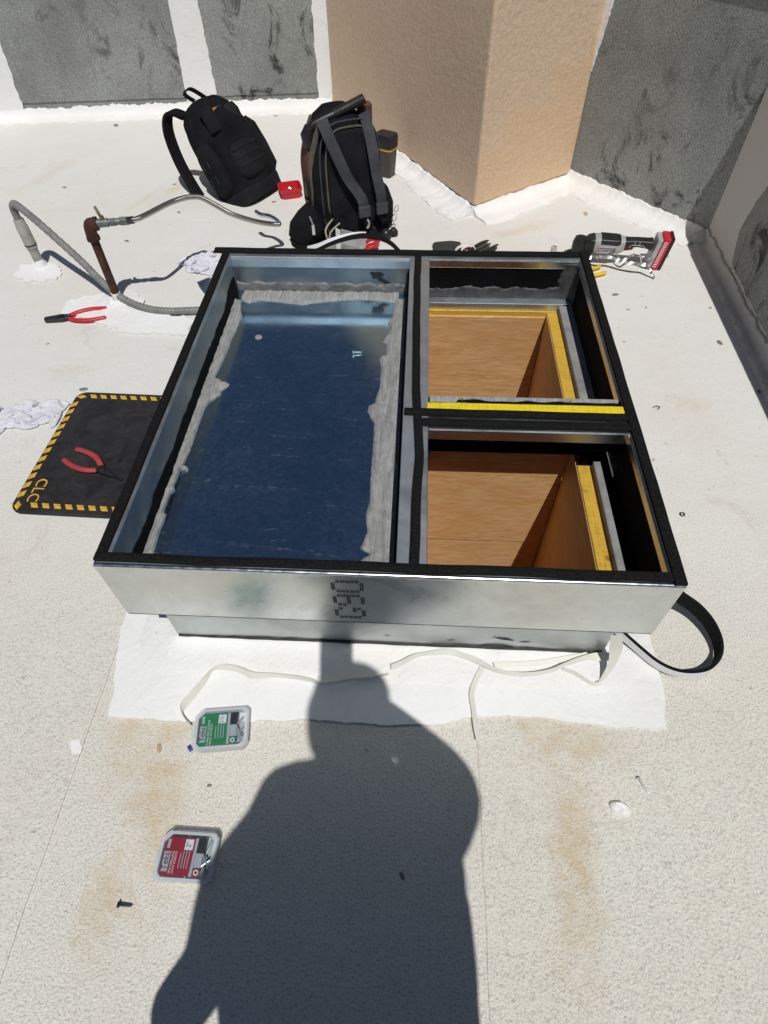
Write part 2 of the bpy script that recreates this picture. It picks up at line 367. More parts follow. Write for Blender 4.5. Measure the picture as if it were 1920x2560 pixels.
strip(edge([(1.16, 1.33), (.6, 1.38), (-.08, 1.36)], 60), lin(A2, A3, 60))
strip(edge([(-.08, 1.36), (-.10, 1.0), (-.09, .5)] + fr[:4], 120), lin(A3, A0, 120))
tag(b.build('painted_patch', MWHITE), kind='structure')
b = B(); b.prism(ragged(gp((225, 800), (160, 790), (165, 760), (230, 742), (300, 735), (360, 770), (480, 805), (475, 840), (380, 838), (300, 830)), .012, .02, 3), .001, .0078)
tag(b.build('painted_patch', MWHITE), kind='structure')
b = B(); b.prism(ragged(gp((35, 690), (60, 668), (110, 655), (150, 668), (158, 690), (120, 705), (70, 707)), .01, .02, 3), .001, .0078)
tag(b.build('painted_patch', MWHITE), kind='structure')

b = B(); b.prism(ragged(gp((176, 1858), (196, 1850), (210, 1864), (194, 1878)), .003, .014, 6), .0029, .0042); tag(b.build('painted_patch', MWHITE), kind='structure')

def wall_frame(P0, P1, away):             # unit vector along, normal towards the roof
    d = (P1-P0); d.z = 0; ln = d.length; d.normalize(); n = Vector((-d.y, d.x, 0))
    if n.dot(away) > 0: n = -n
    return d, n, ln
def wprism(b, P0, d, n, poly, o0, o1):    # polygon in (along, up) on a wall, between two offsets from it
    k = len(poly); a = sum(poly[i][0]*poly[(i+1)%k][1]-poly[(i+1)%k][0]*poly[i][1] for i in range(k))
    if (a < 0) != (d.cross(Vector((0, 0, 1))).dot(n) < 0): poly = poly[::-1]
    P = lambda q, o: P0 + d*q[0] + n*o + Vector((0, 0, q[1]))
    b.add([P(q, o0) for q in poly] + [P(q, o1) for q in poly],
          [tuple(range(k-1, -1, -1)), tuple(range(k, 2*k))] + [(i, (i+1)%k, k+(i+1)%k, k+i) for i in range(k)])
def cove(P0, d, n, s0, s1, hf, df, seed, step=.012, lump=.004):
    b = B(); m = max(2, int((s1-s0)/step)); rings = []
    for i in range(m+1):
        s = s0+(s1-s0)*i/m
        h = hf + .24*hf*(nz((s*13, 0, 0), 1, seed)+.7*nz((s*37, 1, 0), 1, seed)+.4*nz((s*95, 1, 0), 1, seed)); dp = df*(1+.22*nz((s*6, 5, 0), 1, seed)+.08*nz((s*30, 5, 0), 1, seed))
        P = P0 + d*s; ring = []
        prof = [(-.02, -.01), (dp, -.001), (dp*.98, .006), (dp*.72, .012), (dp*.45, .25*h), (dp*.22, .5*h), (.012, .86*h), (.008, h), (-.02, h)]
        for j, (o, z) in enumerate(prof):
            l = .45*lump*(.7*nz((s*16, j*.5, 0), 1, seed+3)+.35*nz((s*50, j*.9, 0), 1, seed+3)) if 2 <= j <= 6 else 0
            ring.append(P + n*(o+l*.5) + Vector((0, 0, z+l)))
        rings.append(ring)
    b.loft(rings); return b
HW = .90
# ---- back parapet
P0 = G(0, 300); P1 = G(810, 270); P0.z = P1.z = 0
d, n, ln = wall_frame(P0, P1, Vector((0, 1, 0)))
sS = lambda px, py: ((WPT(px, py, P0, n)-P0).dot(d), WPT(px, py, P0, n).z)
t = thing('parapet_wall', 'grey granular parapet wall with white seam bands behind the backpacks', 'wall', P0)
core = B(); wprism(core, Vector((0, 0, 0)), d, n, [(-4, 0), (ln+.06, 0), (ln+.06, HW), (-4, HW)], -.25, 0); core.build('wall', MCAP, t)
cap = B(); wprism(cap, Vector((0, 0, 0)), d, n, [(-4.01, HW), (ln+.05, HW), (ln+.05, HW+.03), (-4.01, HW+.03)], -.28, .03); cap.build('coping', MGALVD, t)
zl = sS(400, 243)[1]; O = Vector((0, 0, 0))
up = B(); wprism(up, O, d, n, ragged([(-4, zl), (ln+.04, zl-.004), (ln+.04, HW-.003), (-4, HW-.003)], .05, .003, 6), .001, .006); up.build('membrane_sheet', MCAP, t)
def band(pb0, pb1, pt0, pt1, seed, z0=.03):
    (a0, za), (a1, zb), (c0, zc), (c1, zd) = sS(*pb0), sS(*pb1), sS(*pt0), sS(*pt1)
    k0 = (c0-a0)/(zc-za); k1 = (c1-a1)/(zd-zb)
    poly = [(a0-k0*(za-z0), z0), (a1-k1*(zb-z0), z0), (a1+k1*(HW-.004-zb), HW-.004), (a0+k0*(HW-.004-za), HW-.004)]
    q = B(); wprism(q, O, d, n, ragged(poly, .015, .007, seed), .0065, .0095); q.build('seam_band', MWHITE, t)
band((467, 243), (544, 243), (421, 0), (495, 0), 1); band((799, 255), (835, 255), (778, 0), (822, 0), 2); band((-75, 260), (61, 272), (-165, 0), (-38, 0), 3)
cove(O, d, n, -2.5, ln+.05, .055, .09, 4.0).build('cove', MWHITE2, t, 60)
# ---- tan pillar
C0 = G(1184.5, 532, .01); PR = G(1423, 447, .01); PL = G(833, 268, .01)
for q in (C0, PR, PL): q.z = 0
t = thing('stucco_pillar', 'tall tan stucco pillar corner between the grey parapet walls', 'pillar', C0)
bk = PL + (PR-C0)
b = B(); pp = [(q.x-C0.x, q.y-C0.y) for q in (PL, C0, PR, bk)]
ce = Vector((sum(q[0] for q in pp)/4, sum(q[1] for q in pp)/4))
pin = [((q[0]-ce.x)*.985+ce.x, (q[1]-ce.y)*.985+ce.y) for q in pp]
b.prism(pp, .035, 2.1); sh = b.build('shaft', MSTUC, t, bevel=.012); sh.location = -C0; sh.matrix_parent_inverse.identity(); sh.data.transform(Matrix.Translation(C0))
b = B(); b.prism(pin, 0, .036); b.build('footing', MFLATG, t)  # plain grey strip under the tan, set slightly back
for (A, E_, sd, l0) in ((PL, C0, 11.0, .7), (C0, PR, 12.0, 0)):
    dd, nn, l_ = wall_frame(A, E_, ce.to_3d())
    o = cove(A-C0, dd, nn, l0 if sd == 11 else -.01, l_+(.005 if sd == 11 else .0), .036, .12, sd, .01, .012); o.build('cove', MWHITE2, t, 60)
# ---- diagonal parapet
CR = PR + (G(1735, 590)-PR)*1.0; CR.z = 0
d, n, ln = wall_frame(PR, CR, Vector((1, 1, 0))); ln = (1.842-PR.x)/d.x; P0 = PR.copy()
sS = lambda px, py: ((WPT(px, py, P0, n)-P0).dot(d), WPT(px, py, P0, n).z)
t = thing('parapet_wall', 'grey granular parapet wall angled between the tan pillar and the right-hand wall', 'wall', P0)
b = B(); wprism(b, O, d, n, [(-.02, 0), (ln+.25, 0), (ln+.25, HW), (-.02, HW)], -.25, 0); b.build('wall', MCAP, t)
b = B(); wprism(b, O, d, n, [(-.02, HW), (ln+.2, HW), (ln+.2, HW+.03), (-.02, HW+.03)], -.28, .03); b.build('coping', MGALVD, t)
(a0, za), (c0, zc), (c1, zd) = sS(1480, 178), sS(1513, 0), sS(1537, 0)
b = B(); wprism(b, O, d, n, ragged([(a0, za), (c1, zd), (c1+.02, HW-.004), (c0-.005, HW-.004), (c0, zc)], .012, .006, 5), .001, .008); b.build('seam_band', MWHITE, t)
cove(O, d, n, -.02, ln-.02, .05, .12, 6.0, .01, .006).build('cove', MWHITE2, t, 60)
CRN = P0 + d*ln
HR = .60
# ---- right parapet, its face in shade
S0, S1 = G(1735, 610), G(1920, 990); dr = (S1-S0); dr.z = 0; dr.normalize()
P0 = CRN.copy(); d = dr; n = Vector((-1, 0, 0)); n = (n - d*n.dot(d)).normalized(); 
sS = lambda px, py: ((WPT(px, py, P0, n)-P0).dot(d), WPT(px, py, P0, n).z)
t = thing('parapet_wall', 'shaded parapet wall at the right edge with a white painted corner and grey sheet', 'wall', P0)
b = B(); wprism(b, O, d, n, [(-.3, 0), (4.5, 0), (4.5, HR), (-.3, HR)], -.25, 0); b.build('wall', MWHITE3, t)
b = B(); wprism(b, O, d, n, [(-.3, HR), (4.5, HR), (4.5, HR+.012), (-.3, HR+.012)], -.28, .0); b.build('coping', MGALVD, t)
gb = [sS(*q) for q in ((1920, 472), (1894, 506), (1866, 553), (1850, 585), (1843, 616), (1834, 658), (1837, 673), (1856, 705), (1869, 737), (1888, 771), (1904, 803), (1920, 832))]
k = (gb[0][0]-gb[2][0])/(gb[0][1]-gb[2][1])
poly = [(gb[0][0]+k*(HR-.005-gb[0][1]), HR-.005)] + gb + [(4.4, gb[-1][1]), (4.4, HR-.005)]
b = B(); wprism(b, O, d, n, ragged(poly, .015, .005, 8), .001, .007); b.build('membrane_sheet', MCAP, t)
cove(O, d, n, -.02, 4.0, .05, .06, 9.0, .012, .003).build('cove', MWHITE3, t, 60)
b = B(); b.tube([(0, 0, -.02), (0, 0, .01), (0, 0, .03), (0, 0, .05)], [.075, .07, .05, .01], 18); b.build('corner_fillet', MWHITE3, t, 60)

# ================================================================ SKYLIGHT CURB
SK = thing('skylight_curb', 'galvanized steel skylight curb with three bays and black foam tape on top', 'skylight', (0, 0, 0))
def part(name, mat, *boxes, smooth=None, bevel=0):
    b = B()
    for q in boxes: b.box(*q)
    return b.build(name, mat, SK, smooth, bevel)
part('front_panel', MGALV, (0, 0, Z0, W, .0031, Z1-.004), (0, .0005, Z1-.0036, W, .0031, Z1)); b = B(); b.tube([(.001, .003, Z1-.0052), (W-.001, .003, Z1-.0052)], .0058, 14); b.build('front_bead', MSTEEL, SK, 60)
part('rear_panel', MGALV, (0, L-.003, Z0, W, L, Z1), bevel=.0012)
part('side_panel', MGALV, (0, .0032, Z0, .003, L-.0032, Z1)); part('side_panel', MGALV, (W-.003, .0032, Z0, W, L-.0032, Z1))
part('front_hem', MDST, (.002, .0004, Z0-.004, W-.002, .012, Z0-.0003))
part('soffit', MGALVD, (.004, .0125, Z0+.001, W-.004, IY+.02, Z0+.003), (.004, L-IY-.02, Z0+.001, W-.004, L-.004, Z0+.003), (.004, IY+.0205, Z0+.001, IX+.02, L-IY-.0205, Z0+.003), (W-IX-.02, IY+.0205, Z0+.001, W-.004, L-IY-.0205, Z0+.003))
lw = part('lower_curb', MGALVD, (IX, IY, 0, W-IX, IY+.018, Z0+.0008), (IX, L-IY-.018, 0, W-IX, L-IY, Z0+.0008), (IX, IY+.0182, 0, IX+.018, L-IY-.0182, Z0+.0008), (W-IX-.018, IY+.0182, 0, W-IX, L-IY-.0182, Z0+.0008))
# top rails
RW = .026; XD0, XD1 = .572, .630; YC0, YC1 = .387, .455
part('top_rail', MGALVR, (.0032, .0032, Z1-.004, W-.0032, .022, Z1-.0002)); part('top_rail', MGALVR, (.0032, L-.036, Z1-.004, W-.0032, L-.0032, Z1-.0002))
part('top_rail', MGALVR, (.0032, .0222, Z1-.004, RW, L-.0362, Z1-.0002)); part('top_rail', MGALVR, (W-.022, .0222, Z1-.004, W-.0032, L-.0362, Z1-.0002))
part('divider', MGALVR, (XD0, .0222, Z0+.004, XD1, L-.0362, Z1-.0002), bevel=.0015)
# left bay lining (steel) down to the pane
ZP = .284
part('bay_lining', MGALVL, (RW-.002, .0225, ZP-.03, RW, L-.0365, Z1-.0042)); part('bay_lining', MGALVL, (RW+.0002, L-.038, ZP-.03, XD0-.0005, L-.0362, Z1-.0042)); part('bay_lining', MGALVL, (RW+.0002, .0205, ZP-.03, XD0-.0005, .0222, Z1-.0042))  # lining steel in a darker tone than the outer panels
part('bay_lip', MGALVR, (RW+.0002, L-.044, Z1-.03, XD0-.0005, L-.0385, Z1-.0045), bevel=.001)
# black band low on the left wall
b = B(); ys = [.025+.012*i for i in range(91)]
top = [(y, ZP+.042+.010*nz((y*9, 0, 0), 1, 3)+.006*nz((y*40, 0, 0), 1, 5)+(.02 if y > .98 else 0)*min(1, (y-.98)/.04 if y > .98 else 0)) for y in ys]
b.loft([[(RW+.0004, y, ZP-.02), (RW+.0016, y, ZP-.02), (RW+.0016, y, z), (RW+.0004, y, z)] for y, z in top]); b.build('black_band', MEPDM, SK)
part('slot_strip', MEPDM, (XD0-.010, .0226, ZP-.02, XD0-.0008, L-.0385, ZP+.07))
# pane
part('glass_pane', MPANE, (RW+.002, .0228, ZP-.008, XD0-.0105, L-.039, ZP))
def smear(inner, outer, z, h, seed, name='caulk'):
    # sheet of caulk between two polylines with the same number of points
    b = B(); m = 12; rows = []
    for i in range(len(inner)):
        a, c = Vector(inner[i]), Vector(outer[i]); row = []
        for j in range(m+1):
            q = a.lerp(c, j/m); e = min(1, j/1.5)
            hh = z + .0006 + e*(h*.35 + h*.65*(.5+.7*nz((q.x*110, q.y*38, 0), 1, seed)+.5*nz((q.x*260, q.y*150, 0), 1, seed)))
            row.append((q.x, q.y, max(z+.0004, hh)))
        rows.append([(a.x, a.y, z-.002)] + row + [(c.x, c.y, z-.002)])
    b.loft(rows, closed=True, caps=True); return b.build(name, MCAULK, SK, 70)
c7 = lambda q: (lambda g: (g.x, g.y, 0))(G(480+q[0]/2.676, 600+q[1]/2.676, ZP))
c6 = lambda q: (lambda g: (g.x, g.y, 0))(G(q[0]/2.592, 900+q[1]/2.592, ZP))
dsp = lambda q: (lambda g: (g.x, g.y, 0))(G(q[0]*1.1573, q[1]*1.1573, ZP))
rt = [c7(q) for q in ((1355, 415), (1345, 470), (1340, 520), (1310, 560), (1330, 590), (1300, 640), (1270, 685), (1300, 700), (1295, 780), (1250, 790), (1265, 850), (1255, 990), (1225, 1070), (1230, 1110), (1180, 1110), (1175, 1150), (1195, 1190), (1220, 1230))] + [dsp(q) for q in ((800, 1040), (798, 1085), (790, 1110), (793, 1150), (778, 1185), (800, 1198), (775, 1213), (772, 1240))]
rt = resamp(rt, 150); xo = XD0-.0102
rt = [(min(p.x+.0016*nz((p.y*90, 0, 0)), xo-.006), p.y, 0) for p in rt]
smear(rt, [(xo, p[1], 0) for p in rt], ZP, .011, 2.0)
lt = [c7(q) for q in ((330, 410), (330, 480), (337, 510), (300, 600), (270, 660), (240, 740), (190, 850), (150, 930), (175, 938), (205, 945), (175, 990), (250, 965), (245, 982), (190, 1010), (200, 1030), (120, 1080), (90, 1120), (60, 1200))] + [c6(q) for q in ((1240, 570), (1185, 690), (1225, 700), (1220, 725), (1170, 712), (1130, 810), (1135, 845), (1110, 850), (1060, 980), (1030, 1080), (1010, 1141))] + [dsp(q) for q in ((360, 1110), (345, 1150), (332, 1193), (326, 1225))]
lt = resamp(lt, 170); lt = [(max(p.x+.0016*nz((p.y*90, 3, 0)), RW+.006), p.y, 0) for p in lt]
smear(lt, [(RW+.0018, p[1], 0) for p in lt], ZP, .010, 4.0)
bt = resamp([c7(q) for q in ((332, 408), (380, 425), (450, 405), (600, 420), (740, 437), (810, 425), (950, 410), (1100, 400), (1230, 405), (1330, 420), (1380, 425))], 110)
bt = [(p.x, p.y+.0016*nz((p.x*90, 0, 5)), 0) for p in bt]
smear(bt, [(p[0], L-.0392, 0) for p in bt], ZP, .009, 6.0)
def wall_smear(s0, s1, zb, hf, plane, seed, axis='x', amp=.6, step=.006, m=MCAULK):
    b = B(); rows = []; k = int((s1-s0)/step)
    for i in range(k+1):
        s = s0+(s1-s0)*i/k; h = hf*(1+amp*nz((s*26, 0, 0), 1, seed)+.4*amp*nz((s*90, 0, 0), 1, seed)); row = []
        for j in range(7):
            f = j/6; t_ = (.0045*(.6+.8*nz((s*70, f*4, 0), 1, seed)))*(1 if 0 < j < 6 else .15)+.001
            row.append((s, t_, zb+h*f))
        rows.append([(s, -.001, zb)] + row + [(s, -.001, zb+h)])
    vs = [[((s, plane-t_, z) if axis == 'x' else (plane-t_, s, z)) for (s, t_, z) in r] for r in rows]
    b.loft(vs); return b.build('caulk', m, SK, 70)
wall_smear(RW+.003, XD0-.012, ZP+.001, .033, L-.0386, 3.0, amp=.3, m=MCAULKM)  # far wall's caulk is a darker copy, its shade put into the colour
# right bays: linings, ledges, lumber
XR = 1.074
YB = L-.040
part('bay_lip', MGALV, (XD1+.0004, YB, Z1-.026, XR, YB+.003, Z1-.0045), bevel=.001)
part('bay_lip', MGALV, (XR, YC1+.05, Z1-.024, XR+.003, YB-.0004, Z1-.0045)); part('bay_lip', MGALV, (XR, .0225, Z1-.024, XR+.003, YC0-.0005, Z1-.0045))
part('membrane_lining', MEPDM, (XD1+.0004, YB+.0035, .262, XR+.003, YB+.006, Z1-.005)); part('membrane_lining', MEPDM, (XR+.0035, YC1+.05, .262, XR+.006, YB+.003, Z1-.005)); part('membrane_lining', MEPDM, (XR+.0035, .0225, .25, XR+.006, YC0-.0006, Z1-.005))
part('membrane_lining', MEPDM, (XD1+.0003, .0225, .19, XD1+.002, YC0+.11, Z1-.045))
wall_smear(XD1+.003, XR-.004, .276, .032, YB+.0033, 5.0, amp=.4, m=MCAULKD)
b = B(); rows = []
for i in range(26):
    z = .272+.118*i/25; w_ = .045+.012*nz((z*60, 0, 0), 1, 2)
    rows.append([(XR-w_, YB+.0034, z), (XR-w_*.8, YB-.002+.002*nz((z*90, 1, 0)), z), (XR-w_*.4, YB-.004+.002*nz((z*90, 5, 0)), z), (XR-.004, YB-.006, z), (XR-.0005, YB-.02, z), (XR+.0036, YB-.03, z), (XR+.0036, YB+.0034, z)])
b.loft(rows); b.build('caulk', MCAULKD, SK, 70)
# ledge angles in light galvanized steel
part('ledge_angle', MGALVR, (XD1+.0006, 1.088, .272, XR+.003, YB+.0033, .2755), (XD1+.0006, 1.086, .245, 1.05, 1.0882, .2755), bevel=.0008)
part('ledge_angle', MFLATG, (1.038, .512, .268, XR+.003, 1.0855, .2715), (1.036, .512, .245, 1.0378, 1.0855, .2715), bevel=.0008)
part('ledge_angle', MFLATG, (1.039, .036, .262, 1.054, .432, .266), (1.037, .036, .235, 1.0388, .432, .266), bevel=.0008)
part('ledge_membrane', MEPDM, (1.0542, .0225, .255, XR+.003, .50, .2585))
# painted lumber inside the angles (its top shows as the yellow ledge)
part('lumber', MYEL, (XD1+.001, 1.0785, .10, 1.0335, 1.0855, .2535), bevel=.001); part('lumber', MYEL, (1.003, .512, .10, 1.034, 1.0780, .2515), bevel=.002); part('lumber', MYEL, (1.003, .0835, .10, 1.033, .436, .2475), bevel=.002)
# cross member between the right bays
part('cross_member', MGALV, (XD1+.0004, YC0, .372, W-.0222, YC0+.003, Z1-.0004), (XD1+.0004, YC0+.003, Z1-.004, W-.0222, YC1-.0004, Z1-.0004), bevel=.001)
part('cross_member_core', MEPDM, (XD1+.0004, YC0+.045, .30, 1.072, YC1-.0004, Z1-.0045))
part('lumber', MYELB, (XD1-.003, YC1, .30, 1.0835, .4785, Z1+.002), bevel=.002)
part('membrane_flap', MEPDM, (XD1+.0004, .479, .239, 1.072, .508, Z1-.008))
wall = B()
rows = []
for i in range(60):
    x_ = XD1+.004+(1.068-XD1)*i/59; e = .4985+.006*nz((x_*22, 0, 0), 1, 8)-(.012 if x_ < .70 else 0)
    rows.append([(x_, e, Z1-.0085), (x_, e+.002, Z1-.005+.001*nz((x_*90, 0, 0))), (x_, .5085, Z1-.0045), (x_, .5095, Z1-.02)])
wall.loft(rows); wall.build('caulk', MCAULK, SK, 70)
for x_ in (.708, .958):
    q = B(); q.box(x_-.0016, .4862, Z1-.0078, x_+.0016, .4885, Z1+.014); q.box(x_-.014, .4862, Z1-.0078, x_+.012, .4895, Z1-.0066); q.build('nail', MSTEEL, SK)
# light shafts of plywood below the two open bays
SH = tag(thing('light_shaft', 'orange-brown plywood light shaft under the two open bays', 'light shaft', (0, 0, -1.1)))
def ply(*q, m=MPLY, nm='plywood_sheet'):
    b = B(); b.box(q[0], q[1], q[2]+1.1, q[3], q[4], q[5]+1.1); return b.build(nm, m, SH, bevel=.001)
ply(XD1+.0005, .5005, -.172, 1.0, .5115, .238); ply(XD1+.0005, .5035, -1.1, 1.0, .5145, -.173)
ply(XD1+.0005, 1.0715, -1.1, 1.0, 1.0780, .238)
ply(1.0005, .083, -1.1, 1.0025, .4995, .244); ply(1.0005, .5125, -1.1, 1.0025, 1.0705, .249)
ply(XD1-.012, .083, -1.1, XD1, 1.0845, .21); ply(XD1-.012, .0715, -1.1, 1.0125, .0825, .21)
b = B(); b.box(.55, 0, -.02, 1.06, 1.12, -.004); b.build('shaft_floor', simple('white_drywall', (.6, .58, .54), .8), SH)
part('lower_curb_lining', MEPDM, (XD1-.011, HY0, .10, XD1-.0005, HY0+.002, .2)) if 0 else None
# black foam tape: slightly wavy strips stuck along the rails
def foam(pts, wd, seed, th=.008, z=Z1, amp=.0022):
    p = resamp([Vector((*q, 0)) for q in pts], max(8, int(sum((Vector(pts[i+1])-Vector(pts[i])).length for i in range(len(pts)-1))/.012)))
    b = B(); rows = []
    for i, q in enumerate(p):
        t_ = (p[min(i+1, len(p)-1)]-p[max(0, i-1)]).normalized(); s = Vector((-t_.y, t_.x, 0)); o = amp*nz((q.x*7, q.y*7, 0), 1, seed); h = th*(1+.08*nz((q.x*20, q.y*20, 2), 1, seed)); w2 = wd/2*(1+.06*nz((q.x*12, q.y*12, 4), 1, seed)); e = .0012
        c = q + s*o
        rows.append([c+s*w2+Vector((0, 0, z)), c+s*w2+Vector((0, 0, z+h-e)), c+s*(w2-e)+Vector((0, 0, z+h)), c-s*(w2-e)+Vector((0, 0, z+h)), c-s*w2+Vector((0, 0, z+h-e)), c-s*w2+Vector((0, 0, z))])
    b.loft(rows); return b.build('foam_strip', MFOAM, SK, 50)
foam([(.0, .0165), (1.076, .0145)], .018, 1); foam([(-.028, L-.010), (1.075, L-.0125)], .022, 2, z=Z1+.0003)
foam([(.0095, .0225), (.010, L-.024)], .0195, 3, amp=.001); foam([(W-.0115, -.001), (W-.0105, L)], .022, 4, z=Z1+.0006, amp=.001)
foam([(.606, .0225), (.607, .13), (.611, .30), (.601, .52), (.596, .8), (.596, 1.0), (.597, L-.024)], .0195, 5, amp=.003)
foam([(.575, .4405), (1.0765, .437)], .019, 6, z=Z1+.0012, amp=.0015); foam([(.6165, .408), (1.0765, .406)], .021, 7, amp=.0015)
# stencilled G90 on the front panel, in dashes of ink, read upwards
DOT = {'G': ['01110', '10001', '10000', '10000', '10011', '10001', '01110'], '9': ['01110', '10001', '10001', '01111', '00001', '00001', '01110'], '0': ['01110', '10001', '10001', '10001', '10001', '10001', '01110']}
b = B(); xa, xb_ = .4475, .512; z_ = .2350
for ch in 'G90':
    for r_, row in enumerate(DOT[ch]):
        for c_, v in enumerate(row):
            if v == '1':
                for sub in range(2):
                    cx = xa + (xb_-xa)*(r_+.28+sub*.44)/7; cz = z_ + .0088*c_ + rn(.0007)
                    hw = .0017; hz = .0046 + rn(.0006)
                    b.add([(cx-hw, -.0006, cz-hz), (cx+hw, -.0006, cz-hz+.001), (cx+hw, -.0006, cz+hz), (cx-hw, -.0006, cz+hz-.001)], [(0, 1, 2, 3)])
    z_ += .0515
b.build('stencil_mark', MPRB, SK)
# mastic smeared along the foot of the lower curb
b = B(); xs = [IX+.003+.006*i for i in range(170)]
zt = lambda x_: .022 + .004*nz((x_*30, 0, 0), 1, 2) + .010*max(0, nz((x_*5, 0, 0), 1, 9)) + .016*math.exp(-((x_-.80)/.09)**2)*(.6+.6*nz((x_*24, 2, 0)))
b.loft([[(x_, IY-.0035, .0), (x_, IY-.0035, zt(x_)), (x_, IY-.0002, zt(x_)+.001), (x_, IY-.0002, 0)] for x_ in xs if x_ < W-IX-.002]); b.build('mastic_line', MTAR, SK)
b = B()
for (x_, z_, l_, h_, a_) in ((.82, .066, .03, .004, -.25), (.30, .165, .02, .002, .05), (.87, .055, .018, .003, .1), (.70, .05, .012, .002, .2), (.55, .06, .01, .002, .3)):
    b.add([(x_-l_, IY-.0012, z_-a_*l_), (x_, IY-.0012, z_-h_), (x_+l_, IY-.0012, z_+a_*l_-.001), (x_+l_*.3, IY-.0012, z_+h_)], [(0, 1, 2, 3)])
b.build('mastic_smear', MTAR, SK)
# white cant of coating round the foot of the curb
def perim(o, k=64):                       # rounded rectangle round the lower curb, offset o, resampled evenly by angle of the corner arcs
    out = []; m_ = 46
    for (cx, cy, a0, ex, ey) in ((W-IX, IY, -90, W-IX, L-IY), (W-IX, L-IY, 0, IX, L-IY), (IX, L-IY, 90, IX, IY), (IX, IY, 180, W-IX, IY)):
        for i in range(8): a = R(a0+90*i/7); out.append((cx+o*math.cos(a), cy+o*math.sin(a)))
        a = R(a0+90); nx, ny = o*math.cos(a), o*math.sin(a)
        for i in range(1, m_): out.append((cx+(ex-cx)*i/m_+nx, cy+(ey-cy)*i/m_+ny))
    return out
rings = []
for o_, z_, am in ((.10, .0055, 0), (.09, .0085, .0015), (.06, .0095, .002), (.035, .011, .002), (.012, .014, .002), (.002, .017, .003), (-.012, .017, 0)):
    P_ = perim(max(o_, .0005) if o_ > 0 else .0003)
    if o_ < 0: P_ = [((x_-.55)*.96+.55, (y_-.579)*.96+.579) for x_, y_ in P_]
    w1 = [1+.25*nz((x_*7, y_*7, 0), 1, 21) if o_ > .03 else 1 for x_, y_ in P_]
    rings.append([(x_, y_, z_+am*(nz((x_*22, y_*22, o_*40), 1, 22)+.5*nz((x_*70, y_*70, o_*40), 1, 23))) for (x_, y_) in P_])
b = B(); b.loft(rings, caps=False); b.build('cant', MWHITE2, SK, 60)
# hand-smeared dark mastic blob on the far steel wall of the left bay
b = B(); b.T = Matrix.Translation((.468, L-.0387, .345)); b.lathe([(0.0, 0)], 3) if 0 else None
pts = [(.018*math.cos(a)*(1+.35*math.sin(3*a+1)), .013*math.sin(a)*(1+.3*math.cos(2*a))) for a in [k*math.pi/9 for k in range(18)]]
b.add([(x_, -.0015, z_) for x_, z_ in pts], [tuple(range(18))]); b.add([(.012, -.0012, -.006), (.05, -.0012, -.028), (.045, -.0012, -.036), (.004, -.0012, -.014)], [(0, 3, 2, 1)]); b.build('mastic_smear', MTAR, SK)

b = B(); dq = c7((445, 650)); b.T = Matrix.Translation((dq[0], dq[1], ZP)); b.loft([[(r_*math.cos(2*math.pi*i/12)*(1+.3*nz((i, 1, 0))), r_*math.sin(2*math.pi*i/12)*(1+.3*nz((i, 3, 0))), z_) for i in range(12)] for r_, z_ in ((.011, .0), (.009, .003), (.003, .004))]); b.build('caulk_dab', MCAULK, SK, 60)

# ================================================================ OBJECTS
def sag(b, amp, seed, sc=9):               # let a soft body sag and crease
    b.v = [tuple(Vector(v)+Vector((nz(Vector(v)*sc, 1, seed), nz(Vector(v)*sc, 1, seed+5), .4*nz(Vector(v)*sc, 1, seed+9)))*amp+Vector((nz(Vector(v)*sc*3, 1, seed+2), nz(Vector(v)*sc*3, 1, seed+7), 0))*amp*.4) for v in b.v]; return b
def sring(cx, cy, z, a, c, e=3.2, k=28):                              # rounded-rectangle ring
    out = []
    for i in range(k):
        t_ = 2*math.pi*i/k; co, si = math.cos(t_), math.sin(t_)
        out.append((cx+a*math.copysign(abs(co)**(2/e), co), cy+c*math.copysign(abs(si)**(2/e), si), z))
    return out
def axes(o, X, Y, Z):
    m = Matrix((Vector(X).normalized(), Vector(Y).normalized(), Vector(Z).normalized())).transposed().to_4x4(); m.translation = o; return m

# ---- black backpack leaning back on its straps
Th = R(31); Fh = Vector((.88, -.48, 0)).normalized(); Uv = Vector((0, 0, 1))*math.cos(Th) - Fh*math.sin(Th); Fv = Fh*math.cos(Th) + Vector((0, 0, 1))*math.sin(Th); Sv = Uv.cross(-Fv).normalized()
# local x = side (towards camera is +/-), y = back (-front), z = up along the pack
o_ = G(668, 474, .035) - Fv*.105
bx = Sv if Sv.y < 0 else -Sv
PK = thing('backpack', 'black backpack with a loose shoulder strap leaning back near the parapet wall', 'backpack', mat=axes(o_, bx.cross(Vector((0,0,0))) if 0 else bx, Fv if bx.cross(Fv).dot(Uv) > 0 else -Fv, Uv))
fy = 1 if bx.cross(Fv).dot(Uv) > 0 else -1                              # local +y*fy points to the front
b = B(); secs = [(-.008, .125, .085, 0), (.0, .147, .105, 0), (.10, .158, .118, .004), (.22, .154, .116, .004), (.32, .142, .104, 0), (.395, .122, .084, -.008), (.435, .09, .06, -.016), (.45, .045, .028, -.02)]
fs_ = []
for i in range(len(secs)-1):
    for k in range(4): fs_.append(tuple(p+(q-p)*k/4 for p, q in zip(secs[i], secs[i+1])))
fs_.append(secs[-1]); b.loft([sring(0, fy*yo, z, a, c, 3.0, 44) for z, a, c, yo in fs_]); sag(b, .014, 3); b.build('body', MFAB, PK, 70)
b = B(); b.loft([sring(-.155, fy*.01, z, a, c, 2.6, 20) for z, a, c in ((.05, .02, .05), (.08, .038, .07), (.18, .042, .075), (.27, .036, .065), (.31, .015, .04))]); sag(b, .01, 5); b.build('far_pocket', MFABD, PK, 60)
